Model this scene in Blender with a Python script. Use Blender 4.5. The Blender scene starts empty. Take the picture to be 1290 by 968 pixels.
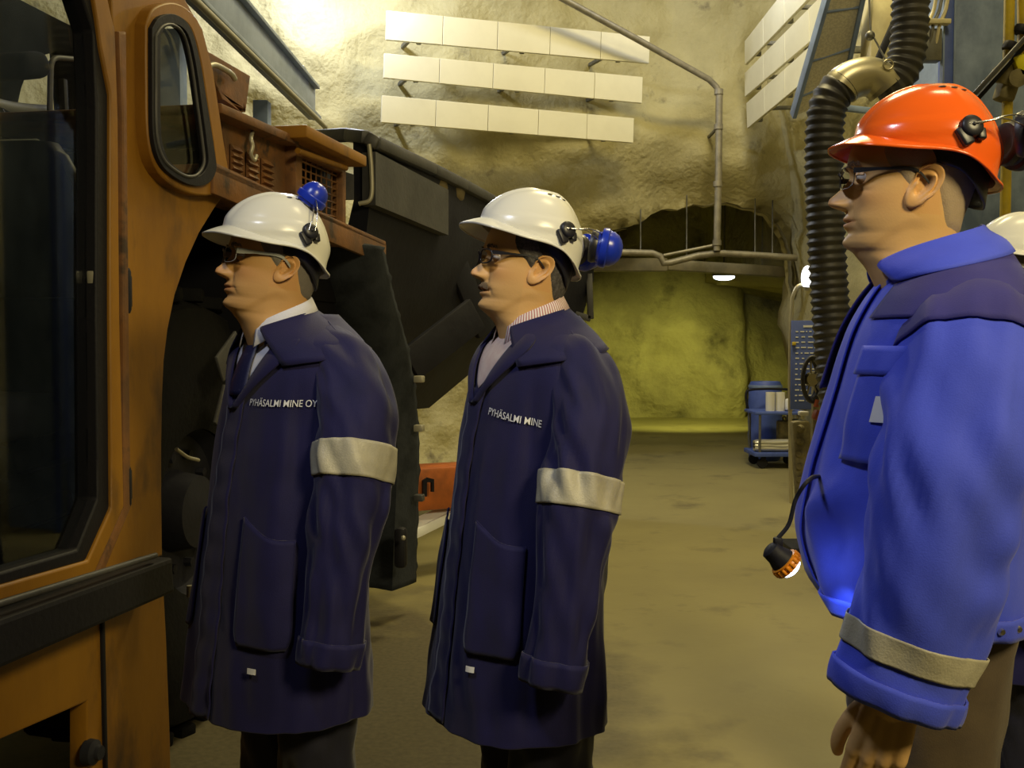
import bpy, bmesh, math, random
import numpy as np
from mathutils import Vector, Matrix, noise as mn
C = bpy.context.scene.collection
random.seed(4)
PI = math.pi
V = Vector

# ------------------------------------------------------------------ camera
FPX, CX, CY, HOR = 1300.0, 645.0, 484.0, 430.0
CAMZ = 1.42
PITCH = math.atan((CY - HOR) / FPX)
cam_d = bpy.data.cameras.new('camera')
cam_d.sensor_width = 36.0
cam_d.lens = 36.0 * FPX / 1290.0
cam_d.clip_start = 0.05
cam = bpy.data.objects.new('camera', cam_d)
C.objects.link(cam)
cam.location = (0, 0, CAMZ)
cam.rotation_euler = (PI / 2 - PITCH, 0, 0)
bpy.context.scene.camera = cam

def ray(px, py):
    u = (px - CX) / FPX
    v = (CY - py) / FPX
    cp, sp = math.cos(PITCH), math.sin(PITCH)
    return V((u, cp + v * sp, v * cp - sp))

def at(px, py, Y):
    """world point at depth Y on the sight line of a photograph pixel"""
    d = ray(px, py)
    t = Y / d.y
    return V((d.x * t, Y, CAMZ + d.z * t))

# ------------------------------------------------------------------ world, exposure, lamps
sc = bpy.context.scene
sc.view_settings.view_transform = 'Standard'
sc.view_settings.look = 'None'
sc.view_settings.gamma = 1.0
sc.view_settings.use_curve_mapping = False
sc.view_settings.exposure = 0.0
w = bpy.data.worlds.new('world')
sc.world = w
w.use_nodes = True
w.node_tree.nodes['Background'].inputs[0].default_value = (0.10, 0.12, 0.9, 1)
w.node_tree.nodes['Background'].inputs[1].default_value = 0.02

def lamp(kind, name, loc, power, color, size=1.0, size_y=None, look=None, cone=None, spot=None, blend=0.4):
    d = bpy.data.lights.new(name, kind)
    d.energy = power
    d.color = color
    if kind == 'AREA':
        d.size = size
        if size_y:
            d.shape = 'RECTANGLE'
            d.size_y = size_y
    else:
        d.shadow_soft_size = size
    if kind == 'SPOT':
        d.spot_size = spot
        d.spot_blend = blend
    o = bpy.data.objects.new(name, d)
    C.objects.link(o)
    o.location = loc
    if look is not None:
        o.rotation_euler = (V(look) - V(loc)).to_track_quat('-Z', 'Y').to_euler()
    return o

YEL = (1.0, 0.84, 0.42)
WARM = (1.0, 0.83, 0.44)
COOL = (0.80, 0.85, 1.0)
lamp('SPOT', 'hall_lamp_near', (2.2, -1.0, 3.5), 600, WARM, 0.45, None, (0.75, 2.3, 1.62), None, math.radians(62), 1.0)
lamp('AREA', 'hall_lamp_mid', (1.6, 7.4, 7.0), 270, YEL, 1.6, 1.0, (1.6, 7.6, 0))
lamp('SPOT', 'hall_lamp_front', (-0.95, 0.9, 3.3), 95, COOL, 0.18, None, (0.25, 2.2, 1.66), None, math.radians(64), 0.9)
lamp('POINT', 'wall_lamp_left', (-1.7, 10.05, 5.35), 230, COOL, 0.15)
lamp('POINT', 'wall_lamp_right', (2.3, 10.3, 5.6), 62, COOL, 0.15)
lamp('AREA', 'added_cabin_fill', (2.0, 2.9, 6.3), 75, WARM, 0.9, 0.9, (2.6, 6.6, 2.6))  # unseen lamp, added to brighten the cabin, ladder and hose

# ------------------------------------------------------------------ materials
def M(name, col, rough=0.6, metal=0.0, col2=None, vscale=6.0, stretch=(1, 1, 1), lo=0.4, hi=0.65,
      bump=0.0, bscale=60.0, bdist=0.01, sheen=0.0, spec=0.5, coat=0.0, emit=None, estr=0.0, col3=None, lo3=0.55, hi3=0.7, v3=2.0):
    m = bpy.data.materials.new(name)
    m.use_nodes = True
    nt = m.node_tree
    b = nt.nodes['Principled BSDF']
    b.inputs['Base Color'].default_value = (*col, 1)
    b.inputs['Roughness'].default_value = rough
    b.inputs['Metallic'].default_value = metal
    b.inputs['Specular IOR Level'].default_value = spec
    b.inputs['Sheen Weight'].default_value = sheen
    b.inputs['Coat Weight'].default_value = coat
    if emit:
        b.inputs['Emission Color'].default_value = (*emit, 1)
        b.inputs['Emission Strength'].default_value = estr
    if col2 or bump or col3:
        tc = nt.nodes.new('ShaderNodeTexCoord')
        mp = nt.nodes.new('ShaderNodeMapping')
        mp.inputs['Scale'].default_value = stretch
        nt.links.new(tc.outputs['Object'], mp.inputs[0])
    last = None
    def layer(prev, c2, scale, a, bb):
        n = nt.nodes.new('ShaderNodeTexNoise')
        n.inputs['Scale'].default_value = scale
        n.inputs['Detail'].default_value = 6
        n.inputs['Roughness'].default_value = 0.62
        nt.links.new(mp.outputs[0], n.inputs['Vector'])
        r = nt.nodes.new('ShaderNodeMapRange')
        r.inputs['From Min'].default_value = a
        r.inputs['From Max'].default_value = bb
        nt.links.new(n.outputs['Fac'], r.inputs['Value'])
        x = nt.nodes.new('ShaderNodeMix')
        x.data_type = 'RGBA'
        nt.links.new(r.outputs[0], x.inputs[0])
        if prev is None:
            x.inputs[6].default_value = (*col, 1)
        else:
            nt.links.new(prev, x.inputs[6])
        x.inputs[7].default_value = (*c2, 1)
        return x.outputs[2]
    if col2:
        last = layer(None, col2, vscale, lo, hi)
    if col3:
        last = layer(last, col3, v3, lo3, hi3)
    if last is not None:
        nt.links.new(last, b.inputs['Base Color'])
    if bump:
        n = nt.nodes.new('ShaderNodeTexNoise')
        n.inputs['Scale'].default_value = bscale
        n.inputs['Detail'].default_value = 5
        nt.links.new(mp.outputs[0], n.inputs['Vector'])
        bp = nt.nodes.new('ShaderNodeBump')
        bp.inputs['Strength'].default_value = bump
        bp.inputs['Distance'].default_value = bdist
        nt.links.new(n.outputs['Fac'], bp.inputs['Height'])
        nt.links.new(bp.outputs[0], b.inputs['Normal'])
    return m

def glass(name, tint=(1, 1, 1), refl=1.0):
    """clear pane: see-through with a Fresnel reflection"""
    m = bpy.data.materials.new(name)
    m.use_nodes = True
    nt = m.node_tree
    nt.nodes.remove(nt.nodes['Principled BSDF'])
    out = nt.nodes['Material Output']
    t = nt.nodes.new('ShaderNodeBsdfTransparent')
    t.inputs[0].default_value = (*tint, 1)
    g = nt.nodes.new('ShaderNodeBsdfGlossy')
    g.inputs['Roughness'].default_value = 0.03
    f = nt.nodes.new('ShaderNodeFresnel')
    f.inputs[0].default_value = 1.45
    k = nt.nodes.new('ShaderNodeMath')
    k.operation = 'MULTIPLY'
    k.inputs[1].default_value = refl
    nt.links.new(f.outputs[0], k.inputs[0])
    x = nt.nodes.new('ShaderNodeMixShader')
    nt.links.new(k.outputs[0], x.inputs[0])
    nt.links.new(t.outputs[0], x.inputs[1])
    nt.links.new(g.outputs[0], x.inputs[2])
    nt.links.new(x.outputs[0], out.inputs[0])
    return m

# ------------------------------------------------------------------ mesh helpers
class MB:
    """collects shapes for ONE mesh object"""
    def __init__(s):
        s.bm = bmesh.new()
    def box(s, c, size, rot=None, bev=0.0, seg=2):
        r = bmesh.ops.create_cube(s.bm, size=1.0)
        vs = r['verts']
        bmesh.ops.scale(s.bm, vec=size, verts=vs)
        if bev > 0:
            es = list({e for v in vs for e in v.link_edges})
            bb = bmesh.ops.bevel(s.bm, geom=es, offset=min(bev, min(size) * 0.45), segments=seg, profile=0.5, affect='EDGES')
            vs = list({v for f in bb['faces'] for v in f.verts} | {v for v in vs if v.is_valid})
        if rot is not None:
            R = rot if isinstance(rot, Matrix) else Matrix.Rotation(rot, 3, 'Z')
            bmesh.ops.rotate(s.bm, cent=(0, 0, 0), matrix=R.to_3x3(), verts=vs)
        bmesh.ops.translate(s.bm, vec=c, verts=vs)
        return s
    def bar(s, a, b, wx, wz, bev=0.004, up=V((0, 0, 1))):
        """rectangular bar from a to b"""
        a, b = V(a), V(b)
        d = (b - a)
        y = d.normalized()
        x = y.cross(up)
        if x.length < 1e-4:
            x = y.cross(V((1, 0, 0)))
        x.normalize()
        z = x.cross(y)
        R = Matrix((x, y, z)).transposed()
        return s.box((a + b) / 2, (wx, d.length, wz), R, bev)
    def grid(s, P, close_u=False, close_v=False, flip=False):
        """P[i][j] points; faces between"""
        n, m = len(P), len(P[0])
        vs = [[s.bm.verts.new(p) for p in row] for row in P]
        for i in range(n if close_u else n - 1):
            for j in range(m if close_v else m - 1):
                q = [vs[i][j], vs[(i + 1) % n][j], vs[(i + 1) % n][(j + 1) % m], vs[i][(j + 1) % m]]
                if flip:
                    q.reverse()
                try:
                    s.bm.faces.new(q)
                except ValueError:
                    pass
        return vs
    def loft(s, rings, cap0=True, cap1=True):
        vs = s.grid(rings, close_v=True)
        for ring, do in ((vs[0], cap0), (vs[-1], cap1)):
            if do:
                s.bm.faces.new(ring)
        return s
    def tube(s, pts, r, n=12, caps=True, closed=False):
        pts = [V(p) for p in pts]
        k = len(pts)
        rr = r if isinstance(r, (list, tuple)) else [r] * k
        rings = []
        u = None
        for i, p in enumerate(pts):
            a = pts[(i - 1) % k] if (i > 0 or closed) else p
            b = pts[(i + 1) % k] if (i < k - 1 or closed) else p
            t = (b - a).normalized()
            if u is None:
                u = t.cross(V((0, 0, 1)))
                if u.length < 1e-3:
                    u = t.cross(V((1, 0, 0)))
            u = (u - t * u.dot(t)).normalized()
            w_ = t.cross(u)
            rings.append([p + (u * math.cos(2 * PI * j / n) + w_ * math.sin(2 * PI * j / n)) * rr[i] for j in range(n)])
        if closed:
            s.grid(rings, close_u=True, close_v=True)
        else:
            s.loft(rings, caps, caps)
        return s
    def lathe(s, prof, org=(0, 0, 0), axis=(0, 0, 1), n=32, caps=True):
        """prof: (radius, height) along axis"""
        ax = V(axis).normalized()
        u = ax.cross(V((0, 0, 1)))
        if u.length < 1e-3:
            u = V((1, 0, 0))
        u.normalize()
        w_ = ax.cross(u)
        o = V(org)
        rings = [[o + ax * h + (u * math.cos(2 * PI * j / n) + w_ * math.sin(2 * PI * j / n)) * max(r, 1e-4) for j in range(n)] for r, h in prof]
        s.loft(rings, caps, caps)
        return s
    def ball(s, c, r, n=16, scale=(1, 1, 1), R=None):
        q = bmesh.ops.create_uvsphere(s.bm, u_segments=n, v_segments=max(6, n // 2), radius=1.0)
        vs = q['verts']
        bmesh.ops.scale(s.bm, vec=(r * scale[0], r * scale[1], r * scale[2]), verts=vs)
        if R is not None:
            bmesh.ops.rotate(s.bm, cent=(0, 0, 0), matrix=R, verts=vs)
        bmesh.ops.translate(s.bm, vec=c, verts=vs)
        return s
    def build(s, name, mat, parent=None, smooth=35, mx=None, solid=0.0, solid_off=-1, bevel=0.0):
        bm = s.bm
        bmesh.ops.remove_doubles(bm, verts=bm.verts, dist=1e-6)
        bmesh.ops.recalc_face_normals(bm, faces=bm.faces)
        if mx is not None:
            bm.transform(mx)
        me = bpy.data.meshes.new(name)
        bm.to_mesh(me)
        bm.free()
        return finish(name, me, mat, parent, smooth, solid, solid_off, bevel)

def finish(name, me, mat, parent=None, smooth=35, solid=0.0, solid_off=-1, bevel=0.0):
    for m in (mat if isinstance(mat, (list, tuple)) else [mat]):
        me.materials.append(m)
    o = bpy.data.objects.new(name, me)
    C.objects.link(o)
    if parent is not None:
        o.parent = parent
    if smooth:
        me.polygons.foreach_set('use_smooth', [True] * len(me.polygons))
        if smooth < 179:
            try:
                me.set_sharp_from_angle(angle=math.radians(smooth))
            except Exception:
                pass
    if solid:
        md = o.modifiers.new('thickness', 'SOLIDIFY')
        md.thickness = solid
        md.offset = solid_off
    if bevel:
        md = o.modifiers.new('edge', 'BEVEL')
        md.width = bevel
        md.segments = 2
        md.limit_method = 'ANGLE'
    return o

def outline_plate(outer, holes=(), thick=0.02, bev=0.0):
    """flat plate with holes in local XY, extruded along Z (centred): returns a mesh"""
    cu = bpy.data.curves.new('plate', 'CURVE')
    cu.dimensions = '2D'
    cu.fill_mode = 'BOTH'
    cu.extrude = max(thick / 2 - bev, 1e-4)
    cu.bevel_depth = bev
    cu.bevel_resolution = 1
    cu.offset = -bev if bev else 0
    for pts in (outer, *holes):
        sp = cu.splines.new('POLY')
        sp.points.add(len(pts) - 1)
        for q, p in zip(sp.points, pts):
            q.co = (p[0], p[1], 0, 1)
        sp.use_cyclic_u = True
    o = bpy.data.objects.new('plate', cu)
    C.objects.link(o)
    dg = bpy.context.evaluated_depsgraph_get()
    me = bpy.data.meshes.new_from_object(o.evaluated_get(dg))
    bpy.data.objects.remove(o)
    bpy.data.curves.remove(cu)
    return me

def ring_plate(outer, inner, thick=0.02):
    """plate between two star-shaped outlines in local XY"""
    c = sum((V(q) for q in inner), V((0, 0))) / len(inner)
    def hit(poly, a):
        d = V((math.cos(a), math.sin(a)))
        best = None
        for p, q in zip(poly, list(poly[1:]) + [poly[0]]):
            p, q = V(p) - c, V(q) - c
            e = q - p
            den = d.x * e.y - d.y * e.x
            if abs(den) < 1e-12:
                continue
            t = (p.x * e.y - p.y * e.x) / den
            u = (p.x * d.y - p.y * d.x) / den
            if t > 0 and -1e-6 <= u <= 1 + 1e-6 and (best is None or t > best):
                best = t
        return c + d * best
    angs = sorted({round(math.atan2(q[1] - c.y, q[0] - c.x), 5) for q in list(outer) + list(inner)} | {round(-PI + 2 * PI * k / 48, 5) for k in range(48)})
    mb = MB()
    P = []
    for a in angs:
        o, i = hit(outer, a), hit(inner, a)
        h = thick / 2
        P.append([V((o.x, o.y, h)), V((i.x, i.y, h)), V((i.x, i.y, -h)), V((o.x, o.y, -h))])
    mb.grid(P, close_u=True, close_v=True)
    bmesh.ops.recalc_face_normals(mb.bm, faces=mb.bm.faces)
    me = bpy.data.meshes.new('plate')
    mb.bm.to_mesh(me)
    mb.bm.free()
    return me

def text_mesh(txt, size):
    cu = bpy.data.curves.new('txt', 'FONT')
    cu.body = txt
    cu.size = size
    cu.offset = size * 0.006
    o = bpy.data.objects.new('txt', cu)
    C.objects.link(o)
    dg = bpy.context.evaluated_depsgraph_get()
    me = bpy.data.meshes.new_from_object(o.evaluated_get(dg))
    bpy.data.objects.remove(o)
    bpy.data.curves.remove(cu)
    return me

def round_poly(pts, r, n=5):
    """round the corners of a 2D polygon"""
    out = []
    k = len(pts)
    for i in range(k):
        p0, p, p1 = V(pts[i - 1]), V(pts[i]), V(pts[(i + 1) % k])
        a, b = (p0 - p), (p1 - p)
        rr = r[i] if isinstance(r, (list, tuple)) else r
        rr = min(rr, a.length * 0.48, b.length * 0.48)
        if rr <= 1e-5:
            out.append(tuple(p))
            continue
        A, B = p + a.normalized() * rr, p + b.normalized() * rr
        for j in range(n + 1):
            t = j / n
            out.append(tuple(A * (1 - t) ** 2 + p * 2 * t * (1 - t) + B * t * t))
    return out

def catmull(pts, n):
    """n points along a Catmull-Rom spline through pts (any dimension)"""
    P = np.array([list(p) for p in pts], float)
    k = len(P)
    P = np.vstack([2 * P[0] - P[1], P, 2 * P[-1] - P[-2]])
    out = []
    for i in range(n):
        t = i / (n - 1) * (k - 1)
        j = min(int(t), k - 2)
        f = t - j
        a, b, c, d = P[j], P[j + 1], P[j + 2], P[j + 3]
        out.append(0.5 * ((2 * b) + (c - a) * f + (2 * a - 5 * b + 4 * c - d) * f * f + (3 * b - a - 3 * c + d) * f ** 3))
    return np.array(out)

def interp(x, xs, ys):
    """smooth monotone interpolation, xs ascending"""
    if x <= xs[0]:
        return ys[0]
    if x >= xs[-1]:
        return ys[-1]
    i = 0
    while xs[i + 1] < x:
        i += 1
    h = xs[i + 1] - xs[i]
    t = (x - xs[i]) / h
    def slope(k):
        if k == 0 or k == len(xs) - 1:
            return 0.0 if len(xs) < 3 else ((ys[1] - ys[0]) / (xs[1] - xs[0]) if k == 0 else (ys[-1] - ys[-2]) / (xs[-1] - xs[-2]))
        d0 = (ys[k] - ys[k - 1]) / (xs[k] - xs[k - 1])
        d1 = (ys[k + 1] - ys[k]) / (xs[k + 1] - xs[k])
        if d0 * d1 <= 0:
            return 0.0
        return 2 * d0 * d1 / (d0 + d1)
    m0, m1 = slope(i), slope(i + 1)
    return ((2 * t ** 3 - 3 * t * t + 1) * ys[i] + (t ** 3 - 2 * t * t + t) * h * m0
            + (-2 * t ** 3 + 3 * t * t) * ys[i + 1] + (t ** 3 - t * t) * h * m1)

def table(rows):
    """rows of (x, a, b, ...) -> list of smooth functions"""
    rows = sorted(rows)
    xs = [r[0] for r in rows]
    return [(lambda x, ys=[r[k] for r in rows]: interp(x, xs, ys)) for k in range(1, len(rows[0]))]

def sstep(a, b, x):
    t = max(0.0, min(1.0, (x - a) / (b - a)))
    return t * t * (3 - 2 * t)

def gs(x, s):
    return math.exp(-(x / s) ** 2)

def props(o, label=None, cat=None, group=None, kind=None):
    if label:
        o['label'] = label
    if cat:
        o['category'] = cat
    if group:
        o['group'] = group
    if kind:
        o['kind'] = kind
    return o

def empty(name, loc=(0, 0, 0), rz=0.0, label=None, cat=None, group=None):
    o = bpy.data.objects.new(name, None)
    C.objects.link(o)
    o.empty_display_size = 0.1
    o.location = loc
    o.rotation_euler = (0, 0, rz)
    return props(o, label, cat, group)

def copy_tree(o, parent=None):
    c = o.copy()
    C.objects.link(c)
    if parent is not None:
        c.parent = parent
    for ch in [x for x in bpy.data.objects if x.parent == o]:
        copy_tree(ch, c)
    return c
# ------------------------------------------------------------------ the hall: rock walls, floor, tunnel
ROCK = M('sprayed_rock', (0.53, 0.475, 0.25), 0.85, col2=(0.40, 0.355, 0.18), vscale=0.9, lo=0.42, hi=0.68, bump=0.5, bscale=14, bdist=0.05,
         col3=(0.16, 0.135, 0.08), v3=2.6, lo3=0.60, hi3=0.74)
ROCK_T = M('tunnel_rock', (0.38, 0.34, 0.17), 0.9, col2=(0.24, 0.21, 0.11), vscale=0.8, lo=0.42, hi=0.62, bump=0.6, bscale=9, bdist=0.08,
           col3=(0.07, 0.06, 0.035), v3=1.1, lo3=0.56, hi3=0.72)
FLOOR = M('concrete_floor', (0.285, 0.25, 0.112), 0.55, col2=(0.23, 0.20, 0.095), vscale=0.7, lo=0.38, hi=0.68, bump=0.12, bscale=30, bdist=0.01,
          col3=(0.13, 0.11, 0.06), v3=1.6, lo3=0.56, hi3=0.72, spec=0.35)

nt = FLOOR.node_tree  # gravelly dirt patch that also paints a man's shadow into the floor colour
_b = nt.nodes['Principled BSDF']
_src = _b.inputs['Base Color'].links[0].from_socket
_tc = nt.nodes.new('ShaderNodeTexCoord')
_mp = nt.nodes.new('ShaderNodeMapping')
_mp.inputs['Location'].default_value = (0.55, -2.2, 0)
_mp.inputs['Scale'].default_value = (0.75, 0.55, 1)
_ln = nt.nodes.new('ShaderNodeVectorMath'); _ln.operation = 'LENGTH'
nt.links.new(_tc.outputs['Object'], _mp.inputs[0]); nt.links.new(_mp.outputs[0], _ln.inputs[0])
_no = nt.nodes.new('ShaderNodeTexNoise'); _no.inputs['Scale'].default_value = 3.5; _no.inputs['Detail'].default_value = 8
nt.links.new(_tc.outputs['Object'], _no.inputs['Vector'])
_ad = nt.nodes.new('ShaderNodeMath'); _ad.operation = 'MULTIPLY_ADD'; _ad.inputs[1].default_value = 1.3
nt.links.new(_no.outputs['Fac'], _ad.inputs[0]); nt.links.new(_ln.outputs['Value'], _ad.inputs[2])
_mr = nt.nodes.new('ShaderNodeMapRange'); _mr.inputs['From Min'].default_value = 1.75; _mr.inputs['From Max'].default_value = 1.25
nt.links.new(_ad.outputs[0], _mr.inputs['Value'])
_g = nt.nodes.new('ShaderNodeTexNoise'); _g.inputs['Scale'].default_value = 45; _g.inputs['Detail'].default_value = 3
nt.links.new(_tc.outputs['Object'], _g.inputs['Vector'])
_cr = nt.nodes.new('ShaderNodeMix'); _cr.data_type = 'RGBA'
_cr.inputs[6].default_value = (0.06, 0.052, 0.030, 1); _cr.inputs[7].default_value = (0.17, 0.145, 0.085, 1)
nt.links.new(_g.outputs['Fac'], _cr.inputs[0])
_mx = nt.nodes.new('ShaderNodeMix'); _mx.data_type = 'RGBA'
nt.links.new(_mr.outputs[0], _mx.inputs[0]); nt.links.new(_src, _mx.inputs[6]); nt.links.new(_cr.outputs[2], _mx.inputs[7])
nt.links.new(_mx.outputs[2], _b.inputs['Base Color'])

def rocky(p, amp, f=0.55, seed=0.0):
    q = V((p.x * f + seed, p.y * f, p.z * f))
    n = mn.fractal(q, 0.9, 2.1, 5)
    r = 1.0 - abs(mn.noise(q * 1.7 + V((3, 1, 7)))) * 1.6
    return amp * (0.75 * n + 0.35 * r * r)

def wall_obj(name, P, mat, smooth=179, flip=False):
    mb = MB()
    mb.grid(P)
    bm = mb.bm
    me = bpy.data.meshes.new(name)
    bm.to_mesh(me)
    bm.free()
    return props(finish(name, me, mat, None, smooth), kind='structure')

# floor
mb = MB()
nx, ny = 60, 120
P = []
for i in range(nx + 1):
    row = []
    for j in range(ny + 1):
        x, y = -6.5 + 12 * i / nx, -3.5 + 26.0 * j / ny
        row.append(V((x, y, 0.0)))
    P.append(row)
mb.grid(P)
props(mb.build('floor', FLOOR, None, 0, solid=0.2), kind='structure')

WY = 12.8                      # depth of the end wall where it meets the arch
def wall_y(x):
    return WY - 0.40 * max(0.0, 1.9 - x)

# arch opening in the end wall
ARCH_PX = [(1003, 579), (1003, 520), (1004, 450), (1002, 390), (998, 335), (987, 296), (962, 268), (930, 259), (895, 257), (858, 262), (826, 270),
           (796, 282), (765, 296), (735, 312), (705, 340), (690, 390), (684, 470), (682, 579)]
ARCH = [V((at(px, py, WY).x, max(0.0, at(px, py, WY).z))) for px, py in ARCH_PX]
arch_c = np.array([[q.x, q.y] for q in ARCH])
ARC = [V((q[0], q[1])) for q in catmull(arch_c, 90)]
for q in ARC:                                  # ragged blasted edge
    d = V((q.x - 2.2, q.y - 1.4)).normalized()
    k = 0.07 * mn.noise(V((q.x * 3.0, q.y * 3.0, 1))) + 0.05 * mn.noise(V((q.x * 9.0, q.y * 9.0, 4)))
    if q.y > 0.05:
        q += d * k
ARC[0].y = ARC[-1].y = 0.0

def inside_arch(x, z):
    c = False
    pts = ARC
    j = len(pts) - 1
    for i in range(len(pts)):
        a, b = pts[i], pts[j]
        if (a.y > z) != (b.y > z) and x < (b.x - a.x) * (z - a.y) / (b.y - a.y) + a.x:
            c = not c
        j = i
    return c

bm = bmesh.new()
st = 0.07
X0, X1, Z1 = -6.5, 4.6, 8.0
nx, nz = int((X1 - X0) / st), int(Z1 / st)
grid = {}
for i in range(nx + 1):
    for k in range(nz + 1):
        x, z = X0 + st * i, st * k
        grid[i, k] = [x, z, inside_arch(x, z)]
vs = {}
segs = list(zip(ARC, ARC[1:]))
def nearest(x, z):
    best = None
    p = V((x, z))
    for a, b in segs:
        d = b - a
        t = max(0, min(1, (p - a).dot(d) / max(d.length_squared, 1e-9)))
        q = a + d * t
        l = (q - p).length_squared
        if best is None or l < best[0]:
            best = (l, q)
    return best[1]
def wall_vertex(x, z, edge):
    p = V((x, wall_y(x), z))
    k = 1.0 - 0.75 * edge
    d = rocky(p, 0.30, 0.6, 2.0)
    lip = 0.0
    q = nearest(x, z)
    dist = math.hypot(q.x - x, q.y - z)
    lip = 0.22 * math.exp(-dist / 0.35)                    # rounds into the tunnel
    # bulging brow over the arch
    brow = -0.25 * gs(z - 3.9, 0.7) * sstep(-1, 1, x)
    return V((x, p.y - d + lip + brow, z))
for (i, k), (x, z, ins) in grid.items():
    if ins:
        continue
    edge = any(grid.get((i + a, k + b), [0, 0, False])[2] for a in (-1, 0, 1) for b in (-1, 0, 1))
    if edge:
        q = nearest(x, z)
        x, z = q.x, q.y if k > 0 else 0.0
    vs[i, k] = bm.verts.new(wall_vertex(x, z, 1.0 if edge else 0.0))
for i in range(nx):
    for k in range(nz):
        q = [vs.get(t) for t in ((i, k), (i + 1, k), (i + 1, k + 1), (i, k + 1))]
        q = [v for v in q if v is not None]
        if len(q) >= 3:
            try:
                bm.faces.new(q)
            except ValueError:
                pass
me = bpy.data.meshes.new('wall_back')
bm.to_mesh(me)
bm.free()
props(finish('wall_back', me, ROCK, None, 179), kind='structure')

# tunnel beyond the arch
ENDY = 19.2
P = []
for i in range(80):
    q = ARC[int(i * (len(ARC) - 1) / 79)]
    row = []
    for j in range(60):
        t = j / 59
        y = WY - 0.05 + (ENDY + 0.6 - WY) * t
        c = V((2.2, 1.2))
        d = V((q.x, q.y)) - c
        k = 1.0 + 0.10 * sstep(0.0, 0.15, t)
        p = c + d * k
        if q.x > 2.2 and q.y < 2.2:
            p.x += 1.7 * sstep(0.03, 0.35, t)
        if d.y > 0.9:
            p.y += 1.3 * sstep(0.03, 0.12, t) * sstep(0.9, 1.6, d.y)
        if q.x < 2.2:
            p.x -= 1.6 * sstep(0.1, 0.5, t)
        p3 = V((p.x, y, max(0.0, p.y)))
        n = rocky(p3, 0.28, 0.6, 5.0) * sstep(0.0, 0.1, t)
        o = V((d.x, 0, d.y)).normalized()
        p3 += o * -n
        p3.z = max(0.0, p3.z) if q.y > 0.03 else 0.0
        row.append(p3)
    P.append(row)
wall_obj('wall_tunnel', P, ROCK_T)
P = []
for i in range(90):
    row = []
    for k in range(60):
        x, z = -3.5 + 11.0 * i / 89, 6.4 * k / 59
        p = V((x, ENDY, z))
        row.append(V((x, ENDY - rocky(p, 0.35, 0.7, 8.0) - 0.25 * gs(z - 0.3, 0.5) + 0.9 * sstep(4.25, 4.6, x), z)))
    P.append(row)
wall_obj('wall_end', P, ROCK_T)

# side walls and unseen roof of the hall
P = []
for i in range(100):
    row = []
    for k in range(50):
        y, z = -3.4 + 17.0 * i / 99, 8.0 * k / 49
        p = V((3.75, y, z))
        xx = 3.95 - rocky(p, 0.30, 0.6, 11.0) - 0.25 * sstep(3.2, 5.0, z) - 0.35 * sstep(9.5, 12.5, y)
        row.append(V((xx, y, z)))
    P.append(row)
wall_obj('wall_right', P, ROCK)
P = []
for i in range(90):
    row = []
    for k in range(44):
        y, z = -3.4 + 15.0 * i / 89, 8.0 * k / 43
        p = V((-5.2, y, z))
        row.append(V((-5.4 + rocky(p, 0.35, 0.6, 17.0), y, z)))
    P.append(row)
wall_obj('wall_left', P, ROCK)
ROCK_D = M('low_bounce_rock', (0.10, 0.09, 0.06), 0.9, col2=(0.06, 0.055, 0.04), vscale=1.0, bump=0.5, bscale=12, bdist=0.05)  # unseen ceiling and front wall coloured dark to cut bounced light
P = []
for i in range(60):
    row = []
    for k in range(80):
        x, y = -6.5 + 11.5 * i / 59, -3.5 + 17.5 * k / 79
        p = V((x, y, 7.6))
        row.append(V((x, y, 7.7 - rocky(p, 0.35, 0.6, 23.0))))
    P.append(row)
wall_obj('unseen_ceiling', P, ROCK_D)
P = [[V((-6.5 + 11.5 * i / 40, -3.3 + rocky(V((i * .3, 0, k * .3)), 0.3, 0.8, 31.0), 8.0 * k / 30)) for k in range(31)] for i in range(41)]
wall_obj('unseen_wall_front', P, ROCK_D)

# ------------------------------------------------------------------ slatted panel rows high on the end wall and the right wall
PANEL = M('slat_panel_enamel', (0.76, 0.72, 0.52), 0.5, col2=(0.70, 0.66, 0.47), vscale=2)
GREYM = M('grey_metal', (0.22, 0.22, 0.20), 0.5, 0.6, col2=(0.14, 0.14, 0.13), vscale=8)
BLUEM = M('blue_grey_paint', (0.20, 0.27, 0.44), 0.5, col2=(0.14, 0.19, 0.31), vscale=5)

def slat_row(corners, n, label, group, name='slat_panel'):
    """corners: top-left, top-right, bottom-right, bottom-left as points"""
    tl, tr_, br, bl = corners
    c = (tl + tr_ + br + bl) / 4
    ux = ((tr_ - tl) + (br - bl)).normalized()
    root = empty('slat_row', c, 0, label, 'panel', group)
    nrm = ux.cross((tl - bl).normalized()).normalized()
    if nrm.dot(V((0, 0, CAMZ)) - c) < 0:
        nrm = -nrm
    for i in range(n):
        a, b = (i + 0.004) / n, (i + 1 - 0.004) / n
        q = [bl.lerp(br, a), bl.lerp(br, b), tl.lerp(tr_, b), tl.lerp(tr_, a)]
        mb = MB()
        f = [mb.bm.verts.new(p - c + nrm * 0.0) for p in q]
        g = [mb.bm.verts.new(p - c - nrm * 0.035) for p in q]
        mb.bm.faces.new(f)
        mb.bm.faces.new(g[::-1])
        for k in range(4):
            mb.bm.faces.new([f[k], g[k], g[(k + 1) % 4], f[(k + 1) % 4]])
        mb.build(name, PANEL, root, 0, None, bevel=0.004)
    for t in (0.12, 0.5, 0.88):
        mb = MB()
        a, b = bl.lerp(br, t) - c, tl.lerp(tr_, t) - c
        mb.bar(a - nrm * 0.06, b - nrm * 0.06, 0.05, 0.05)
        m_ = (a + b) / 2
        mb.bar(m_ - nrm * 0.06, m_ - nrm * 0.95, 0.04, 0.04)
        mb.build('bracket', GREYM, root, 30)
    return root

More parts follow.
